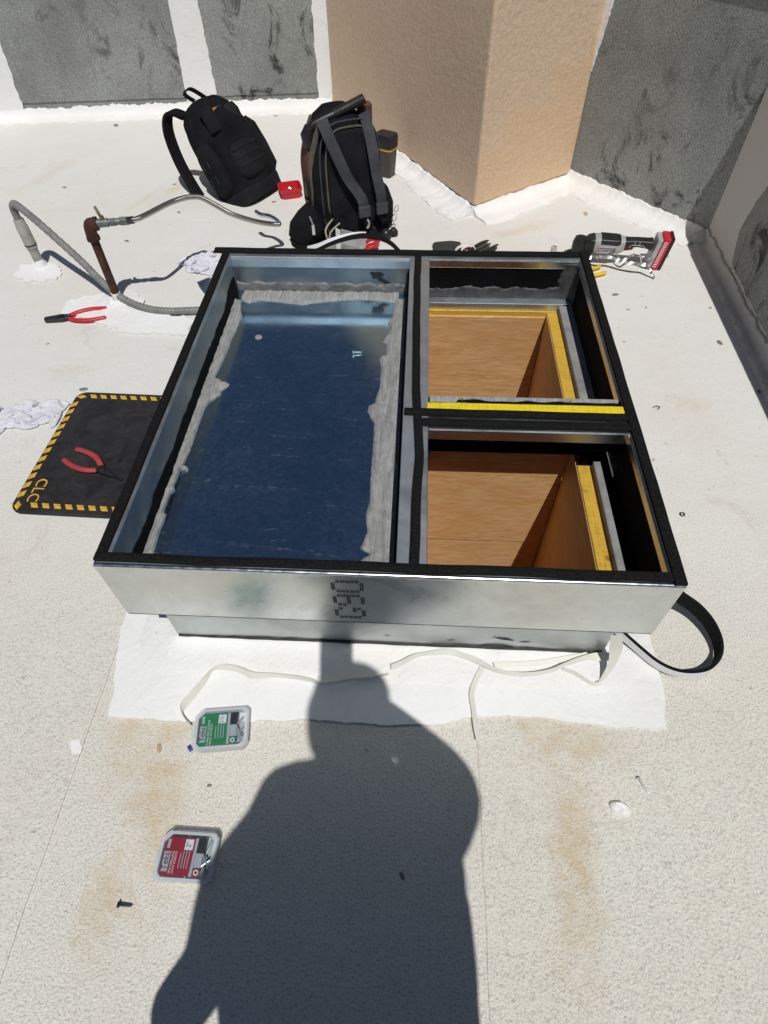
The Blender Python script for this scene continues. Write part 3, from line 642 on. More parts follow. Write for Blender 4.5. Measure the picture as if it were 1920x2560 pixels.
b = B(); b.loft([sring(-.06, fy*.075, z, a, c, 2.6, 20) for z, a, c in ((.27, .03, .015), (.29, .05, .024), (.35, .05, .024), (.38, .03, .015))]); sag(b, .01, 8); b.build('top_flap', MFABK, PK, 60)
b = B(); b.loft([sring(0, 0, z, a, c, 3.4) for z, a, c in ((-.016, .128, .088), (-.012, .150, .108), (.045, .156, .114), (.052, .150, .108))]); b.build('base_guard', MFABD, PK, 40)
def pocket(cx, z0, z1, hw, dep, yb, nm, m=MFAB, face='front'):
    b = B(); rings = []
    for f in (0, .55, .85, 1.0):
        s_ = 1-.18*max(0, f-.5)/.5
        ring = []
        for i in range(24):
            t_ = 2*math.pi*i/24; co, si = math.cos(t_), math.sin(t_)
            u = hw*s_*math.copysign(abs(co)**.6, co); v = (z0+z1)/2+(z1-z0)/2*s_*math.copysign(abs(si)**.6, si)
            ring.append((cx+u, fy*(yb+dep*f), v) if face == 'front' else (cx+dep*f, fy*(yb+u), v))
        rings.append(ring)
    b.loft(rings); return b.build(nm, m, PK, 50)
p1 = pocket(0.02, .07, .235, .085, .035, .10, 'front_pocket', MFABD); pocket(0.01, .26, .43, .075, .02, .068, 'top_pocket'); p2 = pocket(.142, .06, .29, .062, .03, .012, 'side_pocket', MFABD, 'side')
for zz in (.13, .165, .20):
    b = B(); b.box(-.055, fy*.1365-.001, zz, .095, fy*.1365+.001, zz+.012); b.build('webbing', MFABK, p1)
for yy in (-.02, .02):
    for zz in (.12, .19):
        b = B(); b.box(.1725, fy*yy-.0015, zz, .1745, fy*yy+.0015, zz+.035); b.build('webbing', MFABG, p2)
b = B(); b.tube([(.165*0+.1605, fy*(.012+.058*math.cos(a)), .175+.105*math.sin(a)) for a in [k*math.pi/10 for k in range(21)]], .0028, 6); b.build('zip', MFABK, PK)
b = B(); b.tube([(.01+.078*math.cos(a), fy*.0815, .345+.088*math.sin(a)) for a in [k*math.pi/12 for k in range(25)]], .0028, 6); b.build('zip', MFABK, PK)
Mx = Matrix.Translation((.03, fy*.0895, .385)) @ Matrix(((-fy if fy < 0 else 1, 0, 0), (0, 0, -1 if fy > 0 else -1), (0, 1, 0))).to_4x4() if 0 else None
b = B(); b.box(-.005, fy*.0885-.0006, .376, .032, fy*.0885+.0006, .386); b.build('logo', MGRY, PK)
b = B(); b.box(.033, fy*.0885-.0006, .372, .043, fy*.0885+.0006, .388); b.build('logo_mark', MORANGE, PK)
b = B(); pts = catmull([(.02, -fy*.02, .455), (.02, -fy*.055, .50), (-.03, -fy*.06, .51), (-.05, -fy*.02, .45)], 5); b.ribbon([p+Vector((0, .012, 0)) for p in pts], [p-Vector((0, .012, 0)) for p in pts], .006); b.build('grab_handle', MFAB, PK)
for sx, mm in ((.105, MFAB), (-.07, MFAB)):                              # padded shoulder straps, out behind and down to the ground
    out = [(sx-.03, -fy*.06, .42), (sx-.005, -fy*.115, .47), (sx+.02, -fy*.165, .42), (sx+.035, -fy*.195, .30), (sx+.05, -fy*.185, .17), (sx+.075, -fy*.14, .05), (sx+.10, -fy*.07, -.01)] if sx > 0 else [(sx-.02, -fy*.07, .42), (sx, -fy*.115, .45), (sx+.02, -fy*.135, .40), (sx+.02, -fy*.13, .30), (sx+.02, -fy*.125, .17), (sx+.02, -fy*.12, .06)]
    pts = catmull(out, 6); b = B(); b.ribbon([p+Vector((.028, 0, 0)) for p in pts], [p-Vector((.028, 0, 0)) for p in pts], .014); b.build('shoulder_strap', mm, PK, 50)
b = B(); pts = catmull([(.19, -fy*.08, .0), (.22, -fy*.06, -.015), (.25, -fy*.05, -.035), (.285, -fy*.04, -.05)], 5); b.ribbon([p+Vector((0, .011, 0)) for p in pts], [p-Vector((0, .011, 0)) for p in pts], .004); b.build('strap_tail', MFAB, PK)
b = B(); b.tube(catmull([(.15, -fy*.05, .01), (.18, -fy*.02, -.012), (.16, fy*.02, -.005)], 5), .0025, 5); b.build('cord', MFABD, PK)
b = B(); b.loft([sring(.09, fy*.094, z, .035, .018, 3) for z in (.30, .32, .38, .40)]); b.build('upper_pouch', MFABD, PK, 50)

# ---- upright black and brown tool backpack, its back panel to the camera
g = G(862, 570); PR2 = thing('backpack', 'upright black backpack with grey shoulder straps and brown side panel', 'backpack', g, R(24)); PR2.scale = (1, 1, .93)
b = B(); secs = [(0, .120, .085, 0), (.02, .145, .105, 0), (.12, .158, .118, 0), (.28, .152, .115, .004), (.40, .128, .100, .010), (.48, .095, .080, .018), (.515, .055, .05, .022), (.524, .02, .02, .024)]
fs_ = []
for i in range(len(secs)-1):
    for k in range(3): fs_.append(tuple(p+(q-p)*k/3 for p, q in zip(secs[i], secs[i+1])))
fs_.append(secs[-1]); b.loft([sring(0, yo, z, a, c, 3.4, 44) for z, a, c, yo in fs_]); sag(b, .008, 4); b.build('body', MFAB, PR2, 70)
for (sd, m_) in ((-1, MFABB),):
    b = B(); rows = []
    for i in range(12):
        z = .19+.27*i/11; a = .153 if z < .3 else .153-.05*((z-.3)/.17)**1.6
        rows.append([(sd*(a+.006), -.035, z), (sd*(a+.009), 0, z), (sd*(a+.006), .045, z), (sd*(a-.01), .045, z), (sd*(a-.01), -.035, z)])
    b.loft(rows); b.build('side_panel', m_, PR2, 40)
    for y0, y1 in ((-.062, -.037), (.047, .07)):
        b = B(); rows = []
        for i in range(14):
            z = .14+.34*i/13; a = .150 if z < .3 else .150-.055*((z-.3)/.18)**1.6
            rows.append([(sd*(a+.003), y0, z), (sd*(a+.007), (y0+y1)/2, z), (sd*(a+.002), y1, z), (sd*(a-.012), y1, z), (sd*(a-.012), y0, z)])
        b.loft(rows); b.build('side_trim', MFABO, PR2, 40)
def xw(z): return .155 if z < .28 else .155-.03*((z-.28)/.12) if z < .4 else .125-.06*((z-.4)/.1)
b = B()                                                                # padded back panel with an arched top
pan = []
for f in (0, 1, 1.12):
    ring = []
    for i in range(30):
        t_ = 2*math.pi*i/30; co, si = math.cos(t_), math.sin(t_); s_ = 1-.1*max(0, f-.9)/.22
        ring.append((.105*s_*math.copysign(abs(co)**.55, co)+.012, -.098-.020*f, .25+.225*s_*math.copysign(abs(si)**.6, si)))
    pan.append(ring)
b.loft(pan); b.build('back_panel', MFABD, PR2, 50)
b = B(); b.tube([(.012+.108*math.copysign(abs(math.cos(a))**.55, math.cos(a)), -.108, .25+.228*math.copysign(abs(math.sin(a))**.6, math.sin(a))) for a in [-.3+k*(math.pi+.6)/24 for k in range(25)]], .0045, 6); b.build('piping', MFABO, PR2)
b = B(); b.tube([(.012+.13*math.copysign(abs(math.cos(a))**.55, math.cos(a)), -.098, .24+.26*math.copysign(abs(math.sin(a))**.6, math.sin(a))) for a in [-.9+k*(math.pi+1.8)/28 for k in range(29)]], .0035, 6); b.build('zip', MFABG, PR2)
for (x0_, x1_, x2_) in ((-.085, -.02, .045), (.085, .105, .125)):       # grey webbing of the shoulder straps
    pts = catmull([(x0_+.005, -.06, .50), (x0_, -.105, .485), (x0_+(x1_-x0_)*.4, -.138, .40), (x1_, -.146, .30), (x2_*.8+x1_*.2, -.150, .21), (x2_, -.150, .165)], 6)
    b = B(); b.ribbon([p+Vector((.021, 0, .006)) for p in pts], [p-Vector((.021, 0, .006)) for p in pts], .010); st = b.build('shoulder_strap', MFABG, PR2, 50)
    b = B(); b.box(x2_-.026, -.165, .118, x2_+.026, -.147, .168); b.build('buckle', MGRY if 0 else MFABG, st, bevel=.004)
    pts = catmull([(x2_, -.150, .12), (x2_+.02, -.145, .07), (x2_+.01, -.12, .02), (x2_-.02, -.13, .0)], 5)
    b = B(); b.ribbon([p+Vector((.018, 0, 0)) for p in pts], [p-Vector((.018, 0, 0)) for p in pts], .006); b.build('lower_strap', MFAB, st, 50)
b = B(); b.tube(catmull([(-.13, -.02, .44), (-.11, -.028, .475), (0, -.035, .512), (.075, -.035, .537), (.10, -.035, .545)], 5), .017, 12); hd = b.build('handle', MBLK, PR2, 50)
b = B()
for i in range(16):
    q = Vector((-.02, -.035, .506)).lerp(Vector((.10, -.035, .545)), i/15); b.tube([q-Vector((.0022, 0, .0008)), q+Vector((.0022, 0, .0008))], .0195, 12)
b.build('grip_ring', MRUB, hd, 50)
b = B(); b.tube([(-.13, -.02, .40), (-.138, -.022, .44), (-.122, -.02, .47)], [.028, .026, .02], 10); b.build('handle_mount', MBLK, PR2, 50)
b = B(); b.loft([sring(.115, .0, z, .028, .03, 3) for z in (.45, .48, .505, .515)]); b.build('corner_cap', MFABB, PR2, 50)
b = B(); b.box(-.172, -.055, .20, -.160, -.022, .27); b.box(-.170, -.05, .11, -.160, -.025, .185); b.build('side_buckle', MBLK, PR2, bevel=.003)
b = B(); rows = [sring(-.205-.01*k_, -.05-.01*k_, z, a, c, 2.6, 18) for k_, (z, a, c) in enumerate(((.004, .05, .055), (.03, .075, .07), (.08, .072, .07), (.13, .05, .055), (.165, .025, .03)))][::1]
b.loft([[(q[0]+.01*k_*2.0, q[1]+.01*k_, q[2]) for q in r_] for k_, r_ in enumerate(rows)]); sag(b, .016, 6); po = b.build('side_pouch', MFAB, PR2, 60)
b = B(); b.tube([(-.185, -.118, .15), (-.178, -.128, .12)], .004, 6); b.box(-.186, -.133, .07, -.174, -.129, .118); b.build('zip_pull', MSTEEL, po)
for pts in ([(-.09, -.125, .12), (-.135, -.165, .10), (-.125, -.175, .045), (-.09, -.2, .015), (-.05, -.27, .006)], [(-.06, -.125, .095), (-.11, -.16, .085), (-.125, -.168, .05)]):
    b = B(); b.tube(catmull(pts, 6), .0042, 7); b.build('cord', MCORD, PR2, 60)
b = B(); b.loft([sring(.165, -.03, z, a, c, 2.6, 18) for z, a, c in ((.0, .03, .05), (.03, .05, .07), (.12, .05, .072), (.18, .03, .05), (.2, .012, .03))]); b.build('side_pocket', MFAB, PR2, 60)
b = B()
for (px_, pz, rr) in ((.19, .06, .022), (.185, .02, .018), (.2, .10, .02)):
    b.tube([(px_+.012+rr*math.cos(a)*.5, -.105-.01*math.sin(a), pz+rr*math.sin(a)) for a in [k*math.pi/7 for k in range(15)]], .0022, 5)
b.build('key_ring', MSTEEL, PR2)
b = B(); b.loft([sring(.14, -.16, z, a, a, 2.2, 12) for z, a in ((0.0, .012), (.006, .024), (.03, .026), (.045, .012))]); b.loft([sring(.18, -.15, z, a, a, 2.2, 12) for z, a in ((0.0, .01), (.006, .02), (.022, .02), (.035, .01))]); b.build('clip', MBLK, PR2, 50)
b = B(); b.tube([(.05+.014*math.cos(a), -.155, .085+.022*math.sin(a)) for a in [-1.2+k*.3 for k in range(9)]], .005, 6); b.build('hook', MGRY, PR2)
b = B(); b.box(-.11, -.135, .0, .11, -.10, .045); b.build('hip_belt', MFABD, PR2, bevel=.008)

# ---- case behind it
g = G(966, 438); t = thing('tool_case', 'tapered dark case with black lid and yellow stripe against the tan pillar', 'case', g, R(-30)); t.scale = (1, 1, .9)
b = B(); b.loft([sring(0, 0, z, a, a*.8, 6, 24) for z, a in ((0, .036), (.004, .038), (.14, .047))]); b.build('body', simple('brown_grey_plastic', (.055, .045, .038), .5), t, 40)
b = B(); b.loft([sring(0, 0, z, a, a*.8, 6, 24) for z, a in ((.1405, .0475), (.15, .048))]); b.build('stripe', MYEP, t, 40)
b = B(); b.loft([sring(0, 0, z, a, a*.8, 6, 24) for z, a in ((.1505, .050), (.205, .052), (.215, .047))]); b.build('lid', MBLK, t, 40)

# ---- red tray with washers
g = G(727, 488); t = thing('parts_tray', 'small red plastic tray of loose washers beside the backpacks', 'tray', g, R(18))
b = B(); n_ = 24
ro = lambda z, a: sring(0, 0, z, a, a*.92, 7, n_)
b.loft([ro(.001, .036), ro(.0, .046), ro(.03, .051), ro(.032, .055), ro(.045, .056), ro(.045, .051), ro(.004, .044)], caps=True); b.build('tray', MRED, t, 40)
for k_ in range(14):
    b = B(); b.tube([(.0058*math.cos(a), .0058*math.sin(a), 0) for a in [j*math.pi/5 for j in range(11)]], .0013, 5)
    w_ = b.build('washer', MSTEEL, None); w_.parent = None; w_.location = g+Vector((rn(.026), rn(.024), .008+.0016*k_)); w_.rotation_euler = (rn(.5), rn(.5), 0)
    tag(w_, 'small bright steel washer lying in the red tray', 'washer', 'washers in the red tray')
# ---- grey plastic connector strip
g = G(614, 505); t = thing('terminal_strip', 'grey notched plastic clip lying in front of the leaning backpack', 'clip', g, R(25))
b = B(); b.box(-.045, -.014, 0, .045, .010, .014); b.build('base', simple('grey_green_plastic', (.22, .22, .19), .6), t, bevel=.002)
for k_ in range(5):
    b = B(); b.box(-.04+.017*k_, .0105, .001, -.031+.017*k_, .020, .018); b.build('tooth', simple('grey_green_plastic', (.22, .22, .19), .6) if k_ == 0 else bpy.data.materials['grey_green_plastic.001'], t, bevel=.001)
b = B(); b.box(.0, -.024, 0, .035, -.0145, .012); b.build('tab', bpy.data.materials['grey_green_plastic'], t, bevel=.001)

# ---- rusty gas pipe, elbow, valve
g = G(300, 760); HP = .312
t = thing('gas_pipe', 'rusty brown standpipe with elbow and small shut-off valve', 'pipe', g)
b = B(); b.tube([(0, 0, .0), (0, 0, .28)], .0155, 18); b.build('riser', MRUST, t, 40)
b = B(); b.tube([(0, 0, .0), (0, 0, .052)], .0175, 18); b.build('painted_foot', MWHITE2, t, 40)
vd = (G(325, 540, HP)-G(229, 549, HP)); vd.z = 0; vd.normalize(); vd.z = 0
b = B(); b.tube([(0, 0, .262), (0, 0, .274)], .0235, 18); b.tube(catmull([(0, 0, .272), (0, 0, .288), Vector((0, 0, HP+.004))+vd*.006, Vector((0, 0, HP+.006))+vd*.022], 5), .0205, 18); b.tube([Vector((0, 0, HP+.006))+vd*.022, Vector((0, 0, HP+.006))+vd*.033], .0235, 18); b.build('elbow', MRUST, t, 40)
V = lambda s_, dz=0: Vector((0, 0, HP+.006+dz))+vd*s_
b = B(); b.tube([V(.033), V(.072)], .0145, 14); b.tube([V(.072), V(.078)], .0105, 14); va = b.build('valve', MVALVE, t, 40)
b = B(); b.tube([V(.055, .012), V(.055, .024)], .008, 10); b.tube([V(.052, .024), V(.050, .032), V(.046, .052), V(.047, .058)], [.0075, .0095, .0085, .006], 10, .6); b.build('lever', MBRASS, va, 40)
b = B(); b.tube([V(.078), V(.096)], .0145, 6); b.tube([V(.096), V(.112)], .0115, 12); b.tube([V(.112), V(.140)], .0155, 6); b.build('fitting', MVALVE, t, 30)
b = B(); 
rows = []
for i in range(9):
    f = i/8; rr = .02+.08*f; ring = []
    for k_ in range(40):
        a = k_*2*math.pi/40; r2 = rr*(1+.28*f*nz((math.cos(a)*2, math.sin(a)*2, 0), 1, 4)+.1*nz((math.cos(a)*6, math.sin(a)*6, f*3), 1, 5))
        ring.append((r2*math.cos(a), r2*math.sin(a)*.95-.01*f, max(.0079 if f > .99 else .008, .018*(1-f)**1.6+.008+.008*(1-f*.7)*nz((math.cos(a)*3, math.sin(a)*3, f*5), 1, 8))))
    rows.append(ring)
b.loft(rows, caps=False); b.build('coating_mound', MWHITE2, t, 60)
# ---- braided hose
hp = [(329, 539, .298), (376, 529, .297), (434, 503, .30), (492, 492, .30), (532, 509, .27), (579, 535, .225), (637, 553, .17), (680, 560, .13), (698, 560, .122), (692, 551, .122), (674, 541, .122), (652, 537, .122), (640, 530, .120)]
VE = g+V(.132); hq = catmull([VE, VE+vd*.05+Vector((0, .004, .004))] + [G(*q) for q in hp[2:]], 6)
t = thing('braided_hose', 'braided steel gas hose arching from the valve towards the upright backpack', 'hose', G(690, 558))
hz0 = t.location
b = B(); cut = 8*6+1; b.tube([q-hz0 for q in hq[:cut]], .0098, 12)
xx = N('braided_steel'); wv = xx.n('TexWave'); wv.inputs['Scale'].default_value = 130; wv.inputs['Distortion'].default_value = 1.5; xx.l(xx.co, wv.inputs[0])
MBRAID = xx.out(xx.ramp(wv.outputs[0], [(.3, (.26, .25, .24)), (.7, (.62, .60, .57))]), .35, 1.0, xx.bump(wv.outputs[0], .6, .001))
b.build('hose', MBRAID, t, 60)
b = B(); b.tube([q-hz0 for q in hq[cut-1:]], [.0095]*len(hq[cut-1:]), 10); b.build('bare_end', MSTEEL, t, 60)
b = B(); b.tube([hq[0]-hz0-(hq[1]-hq[0]).normalized()*.006, hq[0]-hz0+(hq[1]-hq[0]).normalized()*.03], .0125, 12); b.build('ferrule', MDST, t, 40)

# ---- flexible conduit
g = G(104, 667); t = thing('conduit', 'grey ribbed flexible conduit looping from the roof to the curb', 'conduit', g)
cp = [g+Vector((0, 0, .19)), g+Vector((0, 0, .235)), g+Vector((.012, -.006, .262)), g+Vector((.04, -.022, .266)), G(100, 560, .232), G(200, 650, .135), G(255, 705, .075), G(310, 748, .03), G(370, 772, .0165), G(430, 778, .0165), G(500, 776, .0165), Vector((.03, 1.43, .0165))]
cq = catmull(cp, 14); b = B(); b.tube([q-g for q in cq], [.0138+(.001 if i % 2 else -.0006) for i in range(len(cq))], 14); b.build('tubing', MCOND, t)
b = B(); b.lathe([(.0165, .085), (.0235, .09), (.0235, .175), (.021, .18), (.0205, .20), (.0175, .205)], 18); b.build('coupling', MCONF, t, 40)
b = B(); b.lathe([(.015, .02), (.0185, .022), (.0185, .078), (.0205, .08), (.0205, .088), (.017, .09)], 18); b.build('connector', MCONF, t, 40)
b = B(); b.tube([(0, 0, .012), (.004, -.003, .022), (0, 0, .034)], [.030, .021, .0165], 14); b.build('coating_collar', MWHITE2, t, 60)
b = B(); b.lathe([(.0238, .098), (.0242, .099), (.0242, .103), (.0238, .104)], 18); b.build('seal_ring', MBLK, t)

# ---- tools on the roof
def arc_handle(b, pts, r0, r1, flat=.75):
    p_ = catmull(pts, 6); k = len(p_); b.tube(p_, [r0+(r1-r0)*math.sin(math.pi*min(1, i/(k-1)*.9+.1))*1.0 if 0 < i < k-1 else r0*.5 for i in range(k)], 10, flat)
# lineman's pliers: x from jaws (-) to handles (+)
A_, E_ = G(112, 799, .012), G(258, 782, .012); g = Vector((A_.x, A_.y, 0)); dv = (E_-A_); dv.z = 0
t = thing('pliers', "red-handled lineman's pliers lying beside the rusty pipe", 'pliers', g, math.atan2(dv.y, dv.x))
b = B()
for s_ in (-1, 1): b.loft([[(x_, s_*.001, .004), (x_, s_*h_, .004), (x_, s_*h_, .018), (x_, s_*.001, .018)] for x_, h_ in ((0, .009), (.018, .012), (.045, .015), (.06, .017), (.085, .013), (.098, .010))])
b.build('jaws', MDST, t, 30, .0015)
b = B(); b.T = Matrix.Translation((.062, 0, 0)); b.lathe([(.012, .003), (.012, .021), (.008, .022)], 16); b.build('pivot', MDST, t, 40)
for s_ in (-1, 1):
    b = B(); arc_handle(b, [(.09, s_*.010, .011), (.12, s_*.027, .011), (.16, s_*.037, .011), (.20, s_*.036, .011), (.232, s_*.031, .011)], .0085, .0095); b.build('grip', MRED, t, 60)
# long-nose pliers on the mat
A_, E_ = G(305, 1200, .02), G(180, 1140, .02); g = Vector((A_.x, A_.y, .0145)); dv = (E_-A_); dv.z = 0
t = thing('pliers', 'long-nose pliers with dull red grips lying on the black kneeling mat', 'pliers', g, math.atan2(dv.y, dv.x))
b = B()
for s_ in (-1, 1): b.loft([[(x_, s_*.0006, .003), (x_, s_*h_, .003), (x_, s_*h_, .003+q), (x_, s_*.0006, .003+q)] for x_, h_, q in ((0, .003, .006), (.03, .0055, .009), (.055, .010, .012), (.075, .014, .013), (.095, .010, .012))])
b.build('jaws', MDST, t, 30, .001)
b = B(); b.T = Matrix.Translation((.075, 0, 0)); b.lathe([(.010, .003), (.010, .018), (.006, .019)], 16); b.build('pivot', MDST, t, 40)
for s_ in (-1, 1):
    b = B(); arc_handle(b, [(.090, s_*.009, .010), (.12, s_*.024, .010), (.15, s_*.031, .010), (.185, s_*.030, .010), (.215, s_*.025, .010)], .0078, .0092); b.build('grip', MREDD, t, 60)

# ---- kneeling mat
mx0, mx1, my0, my1 = -.556, -.05, .415, .935
t = thing('kneeling_mat', 'black foam kneeling mat with yellow dashed border half under the curb', 'mat', (mx0, my0, 0), R(-1.5))
mw, mh = mx1-mx0, my1-my0
def rr(x0, y0, x1, y1, r, k=6):
    o = []
    for cx, cy, a0 in ((x1-r, y0+r, -90), (x1-r, y1-r, 0), (x0+r, y1-r, 90), (x0+r, y0+r, 180)):
        o += [(cx+r*math.cos(R(a0+90*i/k)), cy+r*math.sin(R(a0+90*i/k))) for i in range(k+1)]
    return o
b = B(); b.prism(rr(0, 0, mw, mh, .035), .001, .0135); xm = N('mat_foam'); f_ = xm.noise(14, 5, .7, 1.0); MMAT = xm.out(xm.ramp(f_, [(.35, (.011, .011, .012)), (.7, (.035, .035, .036))]), .7, 0, xm.bump(f_, .35, .006), .35)
b.build('pad', MMAT, t, 30, .003)
dm = None
def dash(x_, y_, rz, sk=.010):
    global dm
    if dm is None:
        dm = bpy.data.meshes.new('border_dash'); vs_ = [(-.010-sk/2, .0085), (.010-sk/2, .0085), (.010+sk/2, -.0085), (-.010+sk/2, -.0085)]
        dm.from_pydata([(*v, 0) for v in vs_] + [(*v, .0008) for v in vs_], [], [(0, 1, 2, 3), (7, 6, 5, 4), (0, 4, 5, 1), (1, 5, 6, 2), (2, 6, 7, 3), (3, 7, 4, 0)]); dm.materials.append(MYED)
    o = bpy.data.objects.new('border_dash', dm); col.objects.link(o); o.parent = t; o.location = (x_, y_, .0136); o.rotation_euler = (0, 0, rz)
for i in range(13): dash(.068+.0345*i, .026, 0); dash(.062+.0345*i, mh-.022, 0)
for i in range(12): dash(.0125, .065+.0355*i, R(90), -.010)
dash(.020, .022, R(-45)); dash(.022, mh-.026, R(30), 0)
text('lettering', 'CLC', .048, MYED, t, Matrix.Translation((.052, .082, .0142)) @ Matrix.Rotation(R(-90), 4, 'Z'), .0004)
b = B(); b.prism(rr(.245, .20, .262, .30, .008), .0128, .0142); b.build('handle_slot', MPRB, t)

# ---- white cloths
import numpy as np
def cloth(g, size, squash, h, seed, label, rz=0, n=44):
    rs = np.random.RandomState(seed); u, v = np.meshgrid(np.linspace(-.5, .5, n), np.linspace(-.5, .5, n), indexing='ij')
    P = np.zeros((n, n, 3)); rot = .6
    P[..., 0] = u*size[0]*squash[0]; P[..., 1] = v*size[1]*squash[1]
    for k in range(4):                                               # buckled start shape: a few soft waves
        a, fq, ph = rs.rand()*6.28, 5+10*rs.rand(), rs.rand()*6.28
        wv = np.sin(fq*(u*np.cos(a)+v*np.sin(a))*2+ph); P[..., 2] += wv*h*.35; P[..., 0] += .012*np.sin(fq*v*2+ph); P[..., 1] += .012*np.sin(fq*u*2+ph)
    P[..., 2] += h*1.1*np.exp(-((u/.32)**2+(v/.32)**2)); P[..., 2] -= P[..., 2].min()-.004
    Q = P.copy(); dx, dy = size[0]/(n-1), size[1]/(n-1); dg = math.hypot(dx, dy)
    def relax(A, sa, sb, ln, st):
        d = A[sb]-A[sa]; l = np.sqrt((d*d).sum(-1, keepdims=True))+1e-9; c = d*(1-ln/l)*.5*st
        A[sa] += c; A[sb] -= c
    S_ = np.s_
    for it in range(130):
        V2 = (P-Q)*.90; Q = P.copy(); P = P+V2; P[..., 2] -= .00012
        for k in range(5):
            for off in (0, 1):
                e = (n-off)//2*2+off
                relax(P, S_[off:e:2, :], S_[off+1:e:2, :], dx, .9); relax(P, S_[:, off:e:2], S_[:, off+1:e:2], dy, .9)
            relax(P, S_[:-1, :-1], S_[1:, 1:], dg, .25); relax(P, S_[1:, :-1], S_[:-1, 1:], dg, .25)
            relax(P, S_[:-4, :], S_[4:, :], dx*4, .05) if it < 60 else None
        lo = P[..., 2] < .0025; P[lo, 2] = .0025; Q[lo] = P[lo]*.9+Q[lo]*.1
    b = B(); b.add([tuple(p) for p in P.reshape(-1, 3)], [(i_*n+k, (i_+1)*n+k, (i_+1)*n+k+1, i_*n+k+1) for i_ in range(n-1) for k in range(n-1)])
    o = b.build('towel', MCLOTH, None, 180); o.location = g; o.rotation_euler = (0, 0, rz)
    m = o.modifiers.new('thick', 'SOLIDIFY'); m.thickness = .004; m.offset = 1; m = o.modifiers.new('sub', 'SUBSURF'); m.levels = 1; m.render_levels = 1
    return tag(o, label, 'towel')
cloth(G(76, 1040), (.34, .30), (.56, .50), .07, 3, 'crumpled white towel at the left edge beside the kneeling mat', R(20))
cloth(G(506, 660), (.32, .32), (.48, .58), .075, 8, 'crumpled white towel tucked behind the rear left curb corner', R(-25))
# sheet metal scrap
b = B(); q = [G(*p_) for p_ in ((492, 706, .02), (522, 694, .035), (545, 700, .03), (530, 742, .004), (511, 734, .004))]; c_ = q[4].copy()
b.add([p-c_ for p in q] + [p-c_+Vector((0, 0, .0012)) for p in q], [(4, 3, 2, 1, 0), (5, 6, 7, 8, 9)] + [(i, (i+1) % 5, 5+(i+1) % 5, 5+i) for i in range(5)])
o = b.build('metal_offcut', MGALV, None); o.location = c_; tag(o, 'pale galvanized sheet offcut leaning beside the rear left curb corner', 'metal offcut')

# ---- angle grinder
g = G(1440, 650, 0)
t = thing('angle_grinder', 'cordless angle grinder with grey body and red battery behind the curb', 'grinder', g, R(-7)); t.scale = (1.03, 1.03, .98)
b = B(); b.T = Matrix.Translation((0, 0, 0)); b.lathe([(.062, .010), (.063, .012), (.063, .016), (.02, .019)], 32); b.build('cutting_disc', simple('worn_disc', (.10, .085, .07), .8, 0, .4, 40, 90, .5, .002), t, 40)
b = B(); b.lathe([(.020, .0195), (.022, .022), (.022, .045), (.030, .047), (.030, .080), (.024, .100), (.014, .104)], 20); b.build('gear_head', MBLK, t, 40)
yr = lambda x_, hy, z0, z1, e=4: [(x_, q[0], q[1]) for q in [((hy*math.copysign(abs(math.cos(a))**(2/e), math.cos(a))), (z0+z1)/2+(z1-z0)/2*math.copysign(abs(math.sin(a))**(2/e), math.sin(a))) for a in [2*math.pi*k/24 for k in range(24)]]]
b = B(); b.loft([yr(.018, .026, .05, .098), yr(.03, .033, .045, .108), yr(.045, .036, .045, .112), yr(.052, .036, .046, .112)]); b.build('collar', MBLK, t, 40)
b = B(); b.loft([yr(.050, .031, .052, .110), yr(.058, .034, .048, .114), yr(.13, .034, .050, .112), yr(.160, .030, .056, .112), yr(.168, .026, .062, .110)]); bd = b.build('motor_body', MGRY, t, 40)
b = B(); b.loft([yr(.075, .0345, .086, .1155), yr(.135, .0345, .084, .1145), yr(.15, .031, .084, .1135)]); b.build('overmould', MBLK, bd, 40)
b = B(); b.box(.066, -.0356, .056, .128, -.0330, .084); pl_ = b.build('side_plate', MPRG, bd, bevel=.002)
b = B(); b.box(.0695, -.0364, .066, .0805, -.0355, .081); b.build('logo', MRED, bd)
b = B(); 
for k_ in range(5):
    a = math.pi/2+k_*2*math.pi/5; s5 = lambda r_, an: (.075+r_*math.cos(an), -.0367, .0735+r_*math.sin(an))
    b.add([s5(0, 0), s5(.0019, a-.63), s5(.0048, a), s5(.0019, a+.63)], [(0, 1, 2, 3)])
b.build('star_mark', MPRW, bd)
for i, w_ in enumerate(('PORTER', 'CABLE')): text('lettering', w_, .0085, MPRW if 0 else MPRB, bd, Matrix.Translation((.0965, -.0361, .0775-.0085*i)) @ Matrix.Rotation(R(90), 4, 'X'), .0002)
for i in range(3):
    for j in range(5): 
        b = B(); b.box(.114+.0045*j, -.0362, .058+.0085*i, .1165+.0045*j, -.0354, .0640+.0085*i); b.build('vent', MPRB, bd)
b = B(); b.loft([yr(.166, .024, .070, .110), yr(.18, .022, .078, .110), yr(.22, .021, .082, .112), yr(.255, .022, .078, .112), yr(.272, .025, .07, .114)]); b.build('handle', MBLK, t, 40)
b = B(); b.loft([yr(.160, .012, .057, .075), yr(.20, .012, .066, .080), yr(.205, .010, .070, .080)]); b.build('paddle_switch', simple('dark_red', (.25, .02, .03), .4), t, 40)
b = B(); b.tube([(.185, -.0225, .082), (.195, -.023, .094), (.235, -.0235, .094), (.25, -.0235, .083)], .0014, 5); b.tube([(.205, -.0215, .095), (.205, -.021, .108)], .0012, 5); b.tube([(.222, -.0215, .095), (.222, -.021, .108)], .0012, 5); b.build('trim_line', MGRY, t)
b = B(); b.loft([[(x_, y_, z_) for x_, y_, z_ in ((.270+d_, -.036, .008), (.270+d_, .036, .008), (.285+d_, .036, .128), (.285+d_, -.036, .128))] for d_ in (0, .018)]); bb = b.build('battery_base', MGRY, t, bevel=.003)
